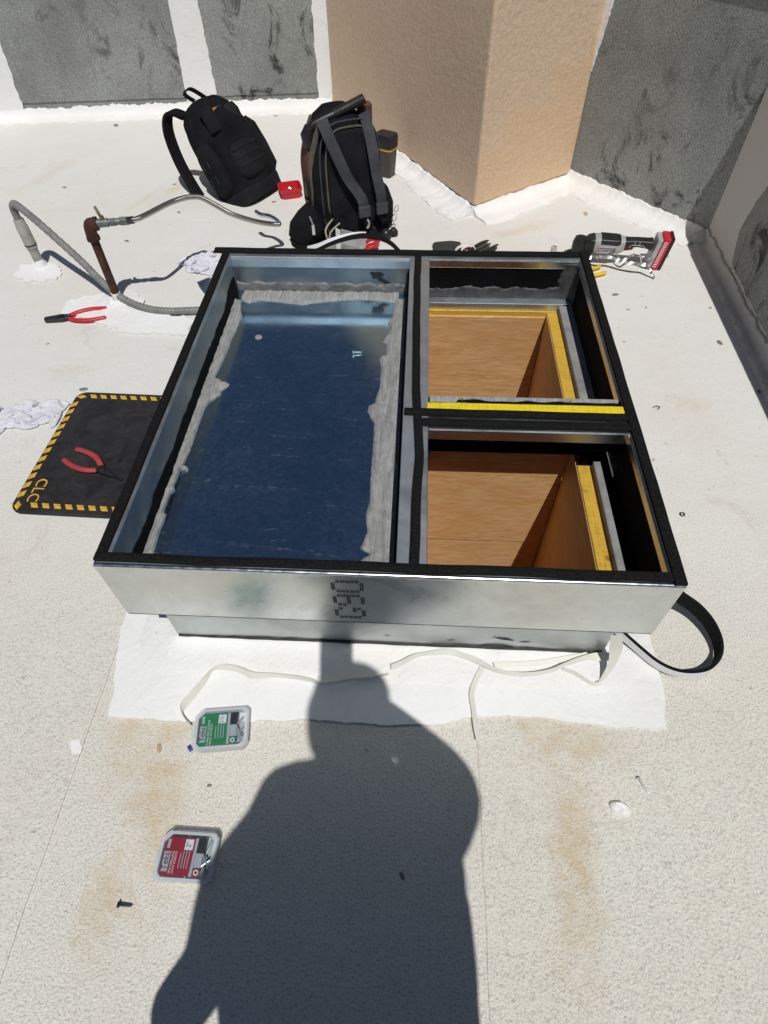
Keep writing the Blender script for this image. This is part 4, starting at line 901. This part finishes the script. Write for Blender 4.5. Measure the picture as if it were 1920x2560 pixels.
for i in range(13):
    b = B(); z_ = .016+.0085*i; b.box(.2925+.0012*i, -.0372, z_, .3065+.0012*i, -.0362, z_+.0035); b.build('rib', MPRB, bb) if 0 else b.build('rib', MPRW, bb)
b = B(); b.loft([[(x_, y_, z_) for x_, y_, z_ in ((.2885+d_, -.037, .0), (.2885+d_, .037, .0), (.3045+d_, .037, .134), (.3045+d_, -.037, .134))] for d_ in (0, .028)]); b.build('battery', MRED, t, bevel=.005)
b = B(); b.loft([[(x_, y_, z_) for x_, y_, z_ in ((.317+d_, -.036, .002), (.317+d_, .036, .002), (.333+d_, .036, .136), (.333+d_, -.036, .136))] for d_ in (0, .012)]); b.build('battery_back', MBLK, t, bevel=.004)

# ---- twisted galvanized offcuts in front of the grinder
z7 = lambda x_, y_, z: G(1400+x_/5.53, 560+y_/5.53, z)
def crump(pl_, wd, lab, seed):
    g = pl_[0].copy(); g.z = 0; pts = catmull(pl_, 4); b = B(); a_, c_ = [], []
    for i, q in enumerate(pts):
        th = 1.4*nz((i*.35, 0, 0), 1, seed)+.5; u = Vector((.25*math.cos(th), math.cos(th), math.sin(th)))*wd/2*(1+.4*nz((i*.6, 3, 0), 1, seed)); a_.append(q+u-g); c_.append(q-u-g)
    zmin = min(min(p.z for p in a_), min(p.z for p in c_)); sh_ = Vector((0, 0, max(0, .0015-zmin)))
    b.ribbon([p+sh_ for p in a_], [p+sh_ for p in c_], .0012); o = b.build('metal_offcut', MGALVD, None); o.location = g; return tag(o, lab, 'metal offcut')
crump([z7(400, 470, .04), z7(480, 455, .045), z7(560, 460, .05), z7(690, 462, .05), z7(800, 500, .045), z7(900, 530, .045), z7(1050, 555, .045), z7(1180, 570, .045), z7(1240, 640, .03), z7(1310, 745, .006)], .014, 'twisted galvanized strip lying nearest below the angle grinder', 3)
crump([z7(760, 370, .03), z7(800, 440, .04), z7(900, 490, .045), z7(1000, 430, .05), z7(1150, 455, .05), z7(1250, 490, .05), z7(1340, 440, .05), z7(1500, 440, .045)], .012, 'bent bright metal strip touching the red battery of the grinder', 6)
# ---- yellow-handled pliers, mostly hidden by the curb
g = G(1470, 685); t = thing('pliers', 'yellow-handled pliers poking out beside the rear right curb corner', 'pliers', g)
for q in (((380, 640), (470, 615), (560, 585)), ((400, 725), (520, 700), (635, 668))):
    b = B(); p_ = [z7(*q[0], .012)-g, z7(*q[1], .012)-g, z7(*q[2], .012)-g]; b.tube(catmull(p_, 5), [.008]*9+[.0085, .006], 10, .8); b.build('grip', MYEP, t, 60)
b = B(); j0 = z7(390, 683, .01)-g; b.loft([[j0+Vector((x_, -h_, -.006)), j0+Vector((x_, h_, -.006)), j0+Vector((x_, h_, .006)), j0+Vector((x_, -h_, .006))] for x_, h_ in ((0, .015), (-.03, .014), (-.07, .005))]); b.build('jaws', MDST, t)
# ---- roll of tape core
g = G(1381, 640); b = B(); n_ = 20
b.loft([[(r_*math.cos(2*math.pi*k/n_), r_*math.sin(2*math.pi*k/n_), z) for k in range(n_)] for r_, z in ((.0095, .0), (.0125, .0), (.0125, .042), (.0095, .042), (.0090, .003))], caps=True); o = b.build('cardboard_tube', simple('pale_card', (.62, .60, .55), .8), None, 40); o.location = g; tag(o, 'short pale tube standing just behind the rear curb rail', 'tube')
# ---- gloves and snips behind the curb
c8 = lambda x_, y_, z: G(700+x_/2.676, 540+y_/2.676, z)
g = c8(1110, 225, 0); t = thing('knife_sheath', 'dark grey tool sheath lying behind the rear curb rail', 'sheath', g)
b = B(); q = [c8(*p_, 0) for p_ in ((1018, 208), (1040, 196), (1140, 188), (1205, 196), (1215, 222), (1205, 250), (1100, 262), (1030, 250))]; b.prism([((p-g).x, (p-g).y) for p in q], .001, .018); b.build('sheath', simple('charcoal_rubber', (.035, .037, .04), .7), t, bevel=.005)
b = B(); b.tube([c8(1165, 192, .02)-g, c8(1165, 225, .02)-g], .003, 6); b.build('snap', MBLK, t)
g = c8(1290, 235, 0); t = thing('tin_snips', 'dark tin snips with red trim and white tape behind the rear rail', 'snips', g)
for k_, (p0, p1, p2, m_, r_) in enumerate((((1260, 240), (1330, 190), (1395, 162), MDST, .010), ((1280, 245), (1350, 215), (1410, 182), MDST, .008), ((1300, 260), (1390, 225), (1460, 188), MBLK, .008), ((1330, 275), (1400, 240), (1450, 215), MBLK, .008))):
    b = B(); b.tube(catmull([c8(*p0, .02+.004*k_)-g, c8(*p1, .024)-g, c8(*p2, .016)-g], 4), [r_]*7+[r_*.8, r_*.35], 8, .5); b.build('blade' if k_ < 2 else 'handle', m_, t, 50)
b = B(); b.tube(catmull([c8(1225, 235, .012)-g, c8(1265, 215, .022)-g, c8(1305, 240, .012)-g], 5), .008, 8, .5); b.build('grip_trim', MREDD, t, 50)
b = B(); b.tube(catmull([c8(1160, 255, .01)-g, c8(1190, 212, .035)-g, c8(1240, 192, .045)-g, c8(1290, 200, .035)-g, c8(1312, 235, .01)-g], 5), .008, 8, .35); b.build('tape_loop', MPAPER, t, 50)
# ---- roll of foam tape, its white liner arching over
g = c8(215, 175, 0); t = thing('foam_tape_roll', 'loose coil of black foam tape with white liner behind the rear rail', 'tape roll', g)
b = B(); sp = [Vector(((.075+.010*a/6.28)*math.cos(a), (.062+.008*a/6.28)*math.sin(a), .012)) for a in [k*.25 for k in range(48)]]; b.ribbon([p+Vector((0, 0, .011)) for p in sp], [p-Vector((0, 0, .0115)) for p in sp], .007); b.build('coil', MFOAM, t, 50)
w9 = lambda x_, y_, z: G(740+x_/5.18, 560+y_/5.18, z)
arch = [w9(150, 330, .13), w9(290, 290, .16), w9(430, 228, .185), w9(580, 178, .20), w9(720, 143, .205), w9(860, 128, .20), w9(980, 138, .19), w9(1120, 165, .17), w9(1240, 230, .13), w9(1340, 330, .07)]
aq = [p-g for p in catmull(arch, 5)]
b = B(); b.ribbon([p+Vector((0, .004, -.002)) for p in aq], [p+Vector((0, -.008, -.014)) for p in aq], .006); b.build('strip', MFOAM, t, 50)
up = aq[:int(len(aq)*.62)]; k_ = len(up)
b = B(); b.ribbon([p+Vector((0, .006, .006*(1-i/k_)+.0045)) for i, p in enumerate(up)], [p+Vector((0, -.010*(1-i/k_), -.006*(1-i/k_)+.0045)) for i, p in enumerate(up)], .001); b.build('liner', MPRW, t, 50)
# ---- folded grey sheets and red snips under the arch
g = w9(700, 330, 0); t = thing('folded_sheet', 'folded grey instruction sheet propped behind the rear rail', 'sheet', g)
def quad(b, ps): 
    vs_ = [p-g for p in ps]; nrm = (vs_[1]-vs_[0]).cross(vs_[2]-vs_[0]).normalized()*.0006; k = len(vs_)
    b.add([v+nrm for v in vs_]+[v-nrm for v in vs_], [tuple(range(k)), tuple(range(2*k-1, k-1, -1))]+[(i, k+i, k+(i+1) % k, (i+1) % k) for i in range(k)])
b = B(); quad(b, [w9(400, 330, .01), w9(905, 335, .01), w9(905, 160, .075), w9(420, 200, .07)]); b.build('leaf', MPAPG, t)
b = B(); quad(b, [w9(560, 200, .075), w9(580, 65, .135), w9(800, 122, .11), w9(760, 200, .075)]); b.build('leaf', MPAPG, t)
b = B(); quad(b, [w9(750, 265, .055), w9(850, 195, .078), w9(830, 330, .028), w9(790, 320, .03)]); b.build('crease', MPRG, t)
b = B(); quad(b, [w9(512, 45, .15), w9(570, 80, .145), w9(582, 320, .06), w9(525, 320, .06)]); o = b.build('paper_strip', MPRW, None); o.location = g; tag(o, 'upright white paper strip behind the rear rail', 'paper strip')
g = w9(980, 300, 0); t = thing('snips', 'bright red-handled snips lying behind the rear rail', 'snips', g)
for p0, p1, p2 in (((905, 240), (970, 200), (1085, 195)), ((900, 330), (990, 265), (1075, 225)), ((915, 300), (1000, 290), (1060, 265))):
    b = B(); b.tube(catmull([w9(*p0, .03)-g, w9(*p1, .03)-g, w9(*p2, .02)-g], 5), [.010]*9+[.009, .006], 10, .7); b.build('grip', MRED, t, 60)

# ---- release paper strips in front
c2 = lambda q, z: G(200+q[0]/2.074, 1350+q[1]/2.074, z)
c3 = lambda q, z: G(1000+q[0]/1.803, 1350+q[1]/1.803, z)
def paper(top, bot, lab, zt=.030, zb=.0095, fn=c2):
    A = catmull([fn(q, zt if not isinstance(zt, list) else zt[i]) for i, q in enumerate(top)], 4); C_ = catmull([fn(q, zb if not isinstance(zb, list) else zb[i]) for i, q in enumerate(bot)], 4)
    g = C_[0].copy(); g.z = 0; b = B(); b.ribbon([p-g for p in A], [p-g for p in C_], .0007); o = b.build('release_strip', MPAPER, None, 60); o.location = g; return tag(o, lab, 'paper strip', 'release paper strips in front of the curb')
c2b = lambda q, z: c2(q, z) if q[2] == 0 else c3(q, z)
T1 = [(568, 952), (530, 905), (520, 850), (560, 800), (630, 720), (690, 660), (740, 643), (820, 655), (900, 685), (1000, 690), (1130, 705), (1200, 720), (1240, 738), (1330, 730), (1420, 715), (1500, 710), (1600, 690)]
B1 = [(578, 968), (545, 930), (536, 885), (590, 820), (650, 740), (690, 680), (760, 675), (830, 690), (895, 720), (1000, 712), (1120, 722), (1200, 737), (1245, 752), (1330, 744), (1420, 730), (1500, 720), (1600, 700)]
paper(T1, B1, 'long crumpled release paper strip running from the green box towards the curb', .022, .0095)
paper([(-40, 560), (0, 545), (60, 515), (120, 503), (225, 490), (280, 505), (350, 530), (420, 570), (500, 592), (590, 595), (680, 580), (750, 550), (830, 520), (900, 505), (970, 510)], [(-40, 585), (0, 572), (60, 537), (110, 522), (225, 520), (290, 535), (350, 557), (420, 590), (500, 612), (590, 614), (680, 598), (740, 572), (840, 542), (900, 545), (960, 542)], 'wavy release paper strip along the white cant at the right', .034, .024, c3)
paper([(362, 566), (330, 630), (312, 690), (322, 770), (332, 850), (344, 905)], [(388, 570), (352, 640), (336, 695), (344, 770), (354, 850), (366, 902)], 'release paper strip pointing straight towards the camera', .014, .0095, c3)
paper([(420, 552), (520, 548), (640, 540), (760, 520), (840, 505)], [(430, 576), (520, 572), (640, 566), (760, 545), (850, 530)], 'release paper strip lying above the wavy one along the cant', .022, .018, c3)
paper([(735, 572), (790, 592), (870, 640), (905, 632)], [(728, 590), (785, 610), (868, 658), (915, 652)], 'short release paper strip with a torn lower right end', .020, .0095, c3)
paper([(950, 430), (944, 500), (936, 560), (900, 630)], [(1000, 430), (1003, 490), (965, 575), (912, 640)], 'release paper strip hanging from the front right curb corner', [.16, .10, .05, .012], [.16, .095, .045, .0095], c3)
# ---- loose foam tape loop at the right
lp = [(1225, 225), (1270, 258), (1340, 308), (1400, 378), (1436, 460), (1434, 530), (1392, 582), (1322, 600), (1240, 592), (1160, 556), (1080, 492), (1000, 420), (960, 380)]
zl_ = [.10, .085, .055, .04, .03, .026, .026, .026, .026, .027, .03, .04, .05]
lq = catmull([c3(q, z) for q, z in zip(lp, zl_)], 6); g = c3((1322, 600), 0); t = thing('foam_tape', 'loop of black foam tape with white liner curling past the right front corner', 'tape', g)
tw = lambda i: Vector((.010*math.sin(min(1, max(0, 1-i/34))*1.5), 0, .010))
b = B(); b.ribbon([p-g+tw(i) for i, p in enumerate(lq)], [p-g-tw(i)*1.4 for i, p in enumerate(lq)], .0075); b.build('foam', MFOAM, t, 50)
a_, c_ = [], []
for i, p in enumerate(lq):
    dt = lq[min(i+1, len(lq)-1)]-lq[max(i-1, 0)]; nn = dt.cross(tw(i)).normalized(); nn = nn if nn.dot(p-c3((1240, 430), .02)) > 0 else -nn
    a_.append(p-g+tw(i)*.9+nn*.0048); c_.append(p-g-tw(i)*1.4+nn*.0048)
b = B(); b.ribbon(a_[30:], c_[30:], .0008); b.build('liner', MPRW, t, 50)

# ---- screw boxes
def screw_mesh(L_, r=.0019):
    b = B(); b.T = Matrix.Rotation(R(90), 4, 'Y'); b.lathe([(r, 0), (r*2.4, 0.0001), (r*2.4, .0028), (r*1.2, .0034), (r, .0036), (r, L_*.82), (r*.7, L_*.9), (.0003, L_)], 8)
    me = bpy.data.meshes.new('screw'); me.from_pydata(b.v, [], b.f); me.shade_smooth(); me.set_sharp_from_angle(angle=R(40)); me.materials.append(MZINC); return me
SM1, SM2 = screw_mesh(.036), screw_mesh(.046)
def screw_box(cor, mprint, size_txt, lines, label, sm, seed):
    H = .034; q = [G(*c_, H) for c_ in cor]                             # tl tr br bl
    ce_ = sum(q, Vector())/4; ex = ((q[1]-q[0])+(q[2]-q[3]))/2; w_ = ex.length; ey = ((q[0]-q[3])+(q[1]-q[2]))/2; h_ = ey.length
    rz = math.atan2(ex.y, ex.x); g = Vector((ce_.x, ce_.y, .0068 if ce_.y > -.15 else .0005)); t = thing('screw_box', label, 'box', g, rz)
    hw, hh = w_/2, h_/2
    ch = lambda s_, z: [(x_, y_, z) for x_, y_ in ((-hw*s_+.014, hh*s_), (hw*s_-.008, hh*s_), (hw*s_, hh*s_-.008), (hw*s_, -hh*s_+.010), (hw*s_-.010, -hh*s_), (-hw*s_+.008, -hh*s_), (-hw*s_, -hh*s_+.008), (-hw*s_, hh*s_-.014))]
    b = B(); b.loft([ch(.90, 0.001), ch(.93, .002), ch(.95, H*.62), ch(.985, H*.64), ch(.985, H*.7), ch(.93, H*.7), ch(.88, .003)], caps=True); b.build('tray', MFROST, t, 30)
    b = B(); b.loft([ch(.99, H*.71), ch(1.0, H*.73), ch(1.0, H*.92), ch(.97, H), ch(.86, H), ch(.85, H-.003), ch(.93, H-.005), ch(.94, H*.71)], caps=False); b.build('lid_frame', MFROST, t, 30)
    b = B(); b.prism([(p[0], p[1]) for p in ch(.855, 0)], H-.0032, H-.0022); b.build('lid_window', MCLEAR, t)
    b = B(); b.box(-hw-.006, -.014, H*.55, -hw*.99, .010, H*.72); b.build('latch_tab', MFROST, t, bevel=.002)
    x0, x1, y0, y1 = -hw*.80, hw*.20, -hh*.78, hh*.74; zl = H-.0046; lw_ = x1-x0; lh = y1-y0
    # label with its coloured field and grey panels, reading upwards
    b = B(); b.box(x0, y0, zl-.0006, x1, y1, zl); lb = b.build('label', mprint, t)
    e = .0004
    b = B(); b.box(x0+.001, y0+lh*.10, zl+.0001, x0+lw_*.24, y0+lh*.62, zl+e); b.build('label_panel', MPRG, lb)
    b = B(); b.box(x1-lw_*.33, y0+lh*.68, zl+.0001, x1-lw_*.05, y0+lh*.96, zl+e); b.build('size_panel', MPRW, lb)
    b = B(); b.box(x1+.0004, y0, zl-.0006, x1+lw_*.10, y1, zl); b.build('label_strip', MPRG, lb)
    b = B(); b.box(x1+lw_*.10+.0004, y0+lh*.62, zl-.0006, x1+lw_*.36, y1, zl); b.build('label_flag', MPRB, lb)
    b = B(); b.box(x1+lw_*.10+.0004, y0+lh*.24, zl-.0006, x1+lw_*.36, y0+lh*.61, zl); b.build('label_picture', MPRG, lb)
    b = B(); b.box(x1+lw_*.10+.0004, y0, zl-.0006, x1+lw_*.33, y0+lh*.23, zl); b.build('label_corner', mprint, lb)
    b = B(); cx, cy = x1+lw_*.235, y0+lh*.115; b.tube([(cx+.0040*math.cos(a), cy+.0040*math.sin(a), zl+.0002) for a in [k*math.pi/8 for k in range(17)]], .0011, 5, .4); b.build('drive_mark', MPRW, lb)
    tx = lambda s_, sz, m_, x_, y_: text('lettering', s_, sz, m_, lb, Matrix.Translation((x_, y_, zl+.0006)) @ Matrix.Rotation(R(90), 4, 'Z'), .0001)
    tx('Teks', lh*.235, MPRB, x0+lw_*.125, y0+lh*.36)
    for i, l_ in enumerate(lines): tx(l_, lh*.088, MPRW, x0+lw_*(.33+.105*i), y0+lh*.34)
    tx(size_txt, lh*.19, MPRB, x1-lw_*.20, y0+lh*.82)
    b = B()
    for i in range(4): b.box(x0+lw_*(.58+.095*i), y0+lh*.20, zl+.0001, x0+lw_*(.605+.095*i), y0+lh*(.66 if i else .60), zl+e)
    b.box(x0+lw_*.06, y0+lh*.70, zl+.0001, x0+lw_*.16, y0+lh*.94, zl+e); b.build('small_print', MPRG, lb)
    rs = random.Random(seed)
    for i in range(16):
        o = bpy.data.objects.new('screw', sm); col.objects.link(o)
        lx = rs.uniform(hw*.20, hw*.55); ly = rs.uniform(-hh*.62, hh*.45); lz = .006+.0012*i
        a = rs.uniform(-2.2, -.9) if rs.random() < .7 else rs.uniform(.6, 2.4)
        ux, uy = math.cos(a), math.sin(a); L_ = .04
        lx = min(max(lx, -hw*.2+max(0, -ux)*L_), hw*.80-max(0, ux)*L_); ly = min(max(ly, -hh*.78+max(0, -uy)*L_), hh*.78-max(0, uy)*L_)
        o.matrix_world = Matrix.Translation(g) @ Matrix.Rotation(rz, 4, 'Z') @ Matrix.Translation((lx, ly, lz)) @ Matrix.Rotation(a, 4, 'Z') @ Matrix.Rotation(rs.uniform(-.08, .08), 4, 'Y')
        tag(o, 'zinc screw inside the %s screw box' % ('green-labelled' if 'green' in label else 'red-labelled'), 'screw', 'screws in the %s box' % ('green' if 'green' in label else 'red'))
screw_box([(490, 1777), (620, 1762), (622, 1868), (478, 1874)], MGREEN, '1\u00bd', ['SELF-DRILLING SCREWS', 'METAL TO METAL'], 'clear plastic screw box with green label beside the paper strip', SM1, 5)
screw_box([(402, 2076), (547, 2080), (527, 2213), (383, 2197)], MREDP, '2"', ['SELF-DRILLING', 'LATH SCREWS'], 'clear plastic screw box with dark red label at the shadow edge', SM2, 6)
# ---- loose fasteners and chips
def loose(me, px, py, a, label, z=.003, nm='screw', cat='screw', tilt=0):
    o = bpy.data.objects.new(nm, me); col.objects.link(o); p_ = G(px, py); o.location = (p_.x, p_.y, z+.0028); o.rotation_euler = (0, tilt, a); return tag(o, label, cat)
loose(SM1, 1592, 1945, R(-62), 'loose zinc screw lying on the bare roof at the right', .003)
bm_ = screw_mesh(.028, .0024); bm_.materials.clear(); bm_.materials.append(MDST); loose(bm_, 298, 2262, R(-3), 'dark driver bit lying on a rust stain at lower left', .004, 'driver_bit', 'driver bit')
p_ = G(882, 884, ZP); o = bpy.data.objects.new('screw', SM1); col.objects.link(o); o.location = (p_.x, p_.y, ZP+.005); o.rotation_euler = (0, .05, R(5)); o.scale = (.75, 1.2, 1.2); tag(o, 'short bright screw lying on the blue glass pane', 'screw')
b = B(); b.tube([(.006*math.cos(a), .006*math.sin(a), .003) for a in [k*math.pi/6 for k in range(13)]], .0018, 6); o = b.build('washer', MDST, None, 50); o.location = G(1705, 1287); tag(o, 'dark washer lying on the roof right of the curb', 'washer')
b = B(); b.tube(catmull([(0, 0, .002), (.012, .006, .004), (.02, -.002, .006), (.012, -.01, .003)], 5), .0014, 5); o = b.build('metal_curl', MDST, None); o.location = G(1632, 1020); tag(o, 'dark curl of metal swarf right of the cross member', 'swarf')
b = B(); b.box(-.007, -.004, 0, .007, .004, .006); o = b.build('blue_clip', MBLUE, None, bevel=.001); o.location = G(476, 1872); o.rotation_euler = (0, 0, R(-50)); tag(o, 'tiny blue plastic piece at the corner of the green box', 'clip')
def chip(px, py, s_, m_, lab, nm, gr, k):
    n_ = 9; ph = rn(3); ring = lambda f, z: [(s_*f*math.cos(2*math.pi*i/n_)*(1+.35*nz((i*1.3, k*2.1, 0))), s_*.55*f*math.sin(2*math.pi*i/n_)*(1+.35*nz((i*1.7, k*3.3, 2))), z) for i in range(n_)]
    b = B(); b.loft([ring(1, 0), ring(.95, s_*.12), ring(.55, s_*.22)]); o = b.build(nm, m_, None); p_ = G(px, py); o.location = (p_.x, p_.y, .0005 if abs(p_.x) < 3 else 0); o.rotation_euler = (0, 0, ph); return tag(o, lab, 'chip', gr)
CHL = ['grey chip on the open roof left of the leaning backpack', 'grey chip above the conduit bend at far left', 'grey chip just left of the leaning backpack base', 'grey chip below the arching braided hose', 'dark grey chip right of the rusty standpipe', 'largest grey chip at the foot of the back wall between the packs', 'small grey chip near the wall right of the leaning backpack',
 'small grey chip beside the loose strap of the leaning backpack', 'grey chip at the left end of the back wall foot', 'round grey chip right of the rear right curb corner', 'tiny dark chip below the round one right of the curb', 'tiny pale chip level with the far right bay', 'tiny chip near the shaded wall at the right', 'oval grey chip near the shaded right wall', 'grey chip at the right edge by the shadow line',
 'tiny speck beside the far right bay', 'speck on the shaded cove of the right wall', 'small grey chip below the green screw box', 'dark chip inside the shadow of the person', 'grey chip just above the kneeling mat', 'small grey chip near the red tray', 'tiny chip right of the front right curb corner', 'tiny speck right of the near bay', 'small chip on the roof above the towel at the left edge']
for k, (px, py, s_) in enumerate(((290, 314, .022), (161, 469, .012), (437, 461, .011), (447, 531, .011), (317, 603, .013), (756, 277, .024), (689, 290, .012), (420, 322, .012), (26, 291, .02), (1538, 737, .014), (1570, 774, .007), (1615, 769, .006), (1776, 770, .007), (1799, 857, .015), (1897, 979, .010), (1560, 855, .005), (1815, 693, .006), (523, 1964, .006), (1005, 2190, .008), (209, 974, .016), (685, 505, .012), (1690, 1470, .005), (1560, 1150, .004), (120, 860, .006))):
    chip(px, py, s_, MCHIP, CHL[k], 'debris_chip', 'grey chips scattered over the roof', k)
chip(1464, 535, .018, MTAN, 'flat tan stone chip below the tan pillar corner', 'stone_chip', None, 30); chip(398, 1870, .011, MTAN, 'flat tan chip left of the green screw box', 'stone_chip', None, 31); chip(402, 1190, .008, MTAN, 'tiny tan chip near the mat and curb', 'stone_chip', None, 33)
b = B(); b.loft([[(r_*math.cos(2*math.pi*i/20)*(1+.2*nz((i, 2, 0))), r_*.6*math.sin(2*math.pi*i/20)*(1+.25*nz((i, 4, 0))), z+.003*nz((i*.7, z*90, 1))) for i in range(20)] for r_, z in ((.022, .0), (.021, .008), (.014, .014), (.006, .012))]); o = b.build('coating_blob', MWHITE2, None, 70); o.location = G(1548, 2022); o.rotation_euler = (0, 0, R(-15)); tag(o, 'dried white lump of coating on the bare roof', 'paint lump')

# ================================================================ PERSON (behind the camera; only the shadow and reflections show)
sx, sy = CAM.x, CAM.y
def skin(name, verts, edges, mat, parent, root=0, sub=2):
    me = bpy.data.meshes.new(name); me.from_pydata([v[:3] for v in verts], edges, []); me.update()
    o = bpy.data.objects.new(name, me); col.objects.link(o); o.parent = parent
    me.skin_vertices.new() if hasattr(me.skin_vertices, 'new') and not len(me.skin_vertices) else None
    m = o.modifiers.new('skin', 'SKIN')
    if not len(me.skin_vertices):
        bpy.context.view_layer.objects.active = o; bpy.ops.mesh.customdata_skin_add()
    for i, v in enumerate(verts):
        r_ = v[3]; me.skin_vertices[0].data[i].radius = (r_, r_) if not isinstance(r_, tuple) else r_
    me.skin_vertices[0].data[root].use_root = True
    s_ = o.modifiers.new('sub', 'SUBSURF'); s_.levels = sub; s_.render_levels = sub; m.use_smooth_shade = True
    me.materials.append(mat); return o
PX, PY = .655, sy-.42
PS = thing('person', 'person in dark work clothes standing over the roof, one hand raising a phone', 'person', (PX, PY, 0))
xc = N('work_clothes'); s3 = xc.n('SeparateXYZ'); xc.l(xc.co, s3.inputs[0])
cl_ = xc.mix(xc.math('GREATER_THAN', s3.outputs['Z'], .98), (.02, .024, .04), (.05, .055, .07)); cl_ = xc.mix(xc.math('GREATER_THAN', s3.outputs['Z'], 1.50), cl_, (.36, .20, .14)); MCLO = xc.out(cl_, .8, 0, xc.bump(xc.noise(12, 3), .4, .02))
V_ = [(-.035, 0, .93, .232), (-.015, .0, 1.06, .245), (-.01, .0, 1.18, .235), (.02, 0, 1.28, .15), (.035, .03, 1.42, .048), (.035, .05, 1.54, .074), (.035, .055, 1.62, .084), (.035, .05, 1.71, .078),
      (-.16, -.01, 1.29, .085), (-.225, -.02, 1.19, .078), (-.25, -.03, 1.04, .068), (-.285, .0, .88, .054), (-.365, .04, .64, .05),
      (.19, 0, 1.41, .09), (.215, .07, 1.33, .072), (.19, .17, 1.25, .055), (.10, .27, 1.18, .05), (.01, .33, 1.21, .040),
      (-.14, 0, .78, .14), (-.14, .01, .52, .10), (-.145, -.03, .10, .055), (-.15, .06, .045, .045), (.06, 0, .78, .14), (.08, .01, .52, .10), (.09, -.03, .10, .055), (.105, .06, .045, .045)]
E9 = [(0, 1), (1, 2), (2, 3), (3, 4), (4, 5), (5, 6), (6, 7), (3, 8), (8, 9), (9, 10), (10, 11), (11, 12), (3, 13), (13, 14), (14, 15), (15, 16), (16, 17), (0, 18), (18, 19), (19, 20), (20, 21), (0, 22), (22, 23), (23, 24), (24, 25)]
skin('body', V_, E9, MCLO, PS)
MSKIN = simple('skin', (.36, .20, .14), .6)
Hc = Vector((-.055, .345, 1.25))
skin('palm', [(.01, .33, 1.22, .038), (-.03, .335, 1.24, .046), (-.075, .335, 1.255, .044)], [(0, 1), (1, 2)], MSKIN, PS, 0, 1)
for i, (fx, fz) in enumerate(((-.012, .05), (-.014, .035), (-.014, .02), (-.012, .006))):
    k0 = Hc+Vector((.055, -.02, fz-.03)); skin('finger', [(*k0, .010), (*(k0+Vector((.004, .02, .006))), .009), (*(k0+Vector((-.012, .033, .008))), .008), (*(k0+Vector((-.026, .034, .008))), .007)], [(0, 1), (1, 2), (2, 3)], MSKIN, PS, 0, 1)
skin('thumb', [(*(Hc+Vector((.05, -.03, -.03))), .012), (*(Hc+Vector((.035, -.035, .0))), .010), (*(Hc+Vector((.012, -.032, .022))), .009)], [(0, 1), (1, 2)], MSKIN, PS, 0, 1)
b = B(); b.T = Matrix.Translation((.025, .022, -.02)); b.loft([[(.005+.092*math.cos(a)*s_, .03+.110*math.sin(a)*s_, z) for a in [k*math.pi/12 for k in range(24)]] for z, s_ in ((1.70, 1.0), (1.76, .98), (1.80, .8), (1.82, .4), (1.823, .05))]); b.prism([(.005+.09*math.cos(a), .09+.09*math.sin(a)) for a in [k*math.pi/10 for k in range(11)]], 1.70, 1.708); b.build('cap', MFABG, PS, 50)
# the phone: thin slab just behind the camera position, square to the view
bk = -_d
PH = thing('phone', 'black phone held up over the roof, out of the picture', 'phone', mat=axes(CAM + bk*.012 - UX*.055 + RX*.016*0, RX, UX, bk))
b = B(); b.prism(rr(-.039, -.078, .039, .072, .011), 0, .008); b.build('case', MBLK, PH, 40)
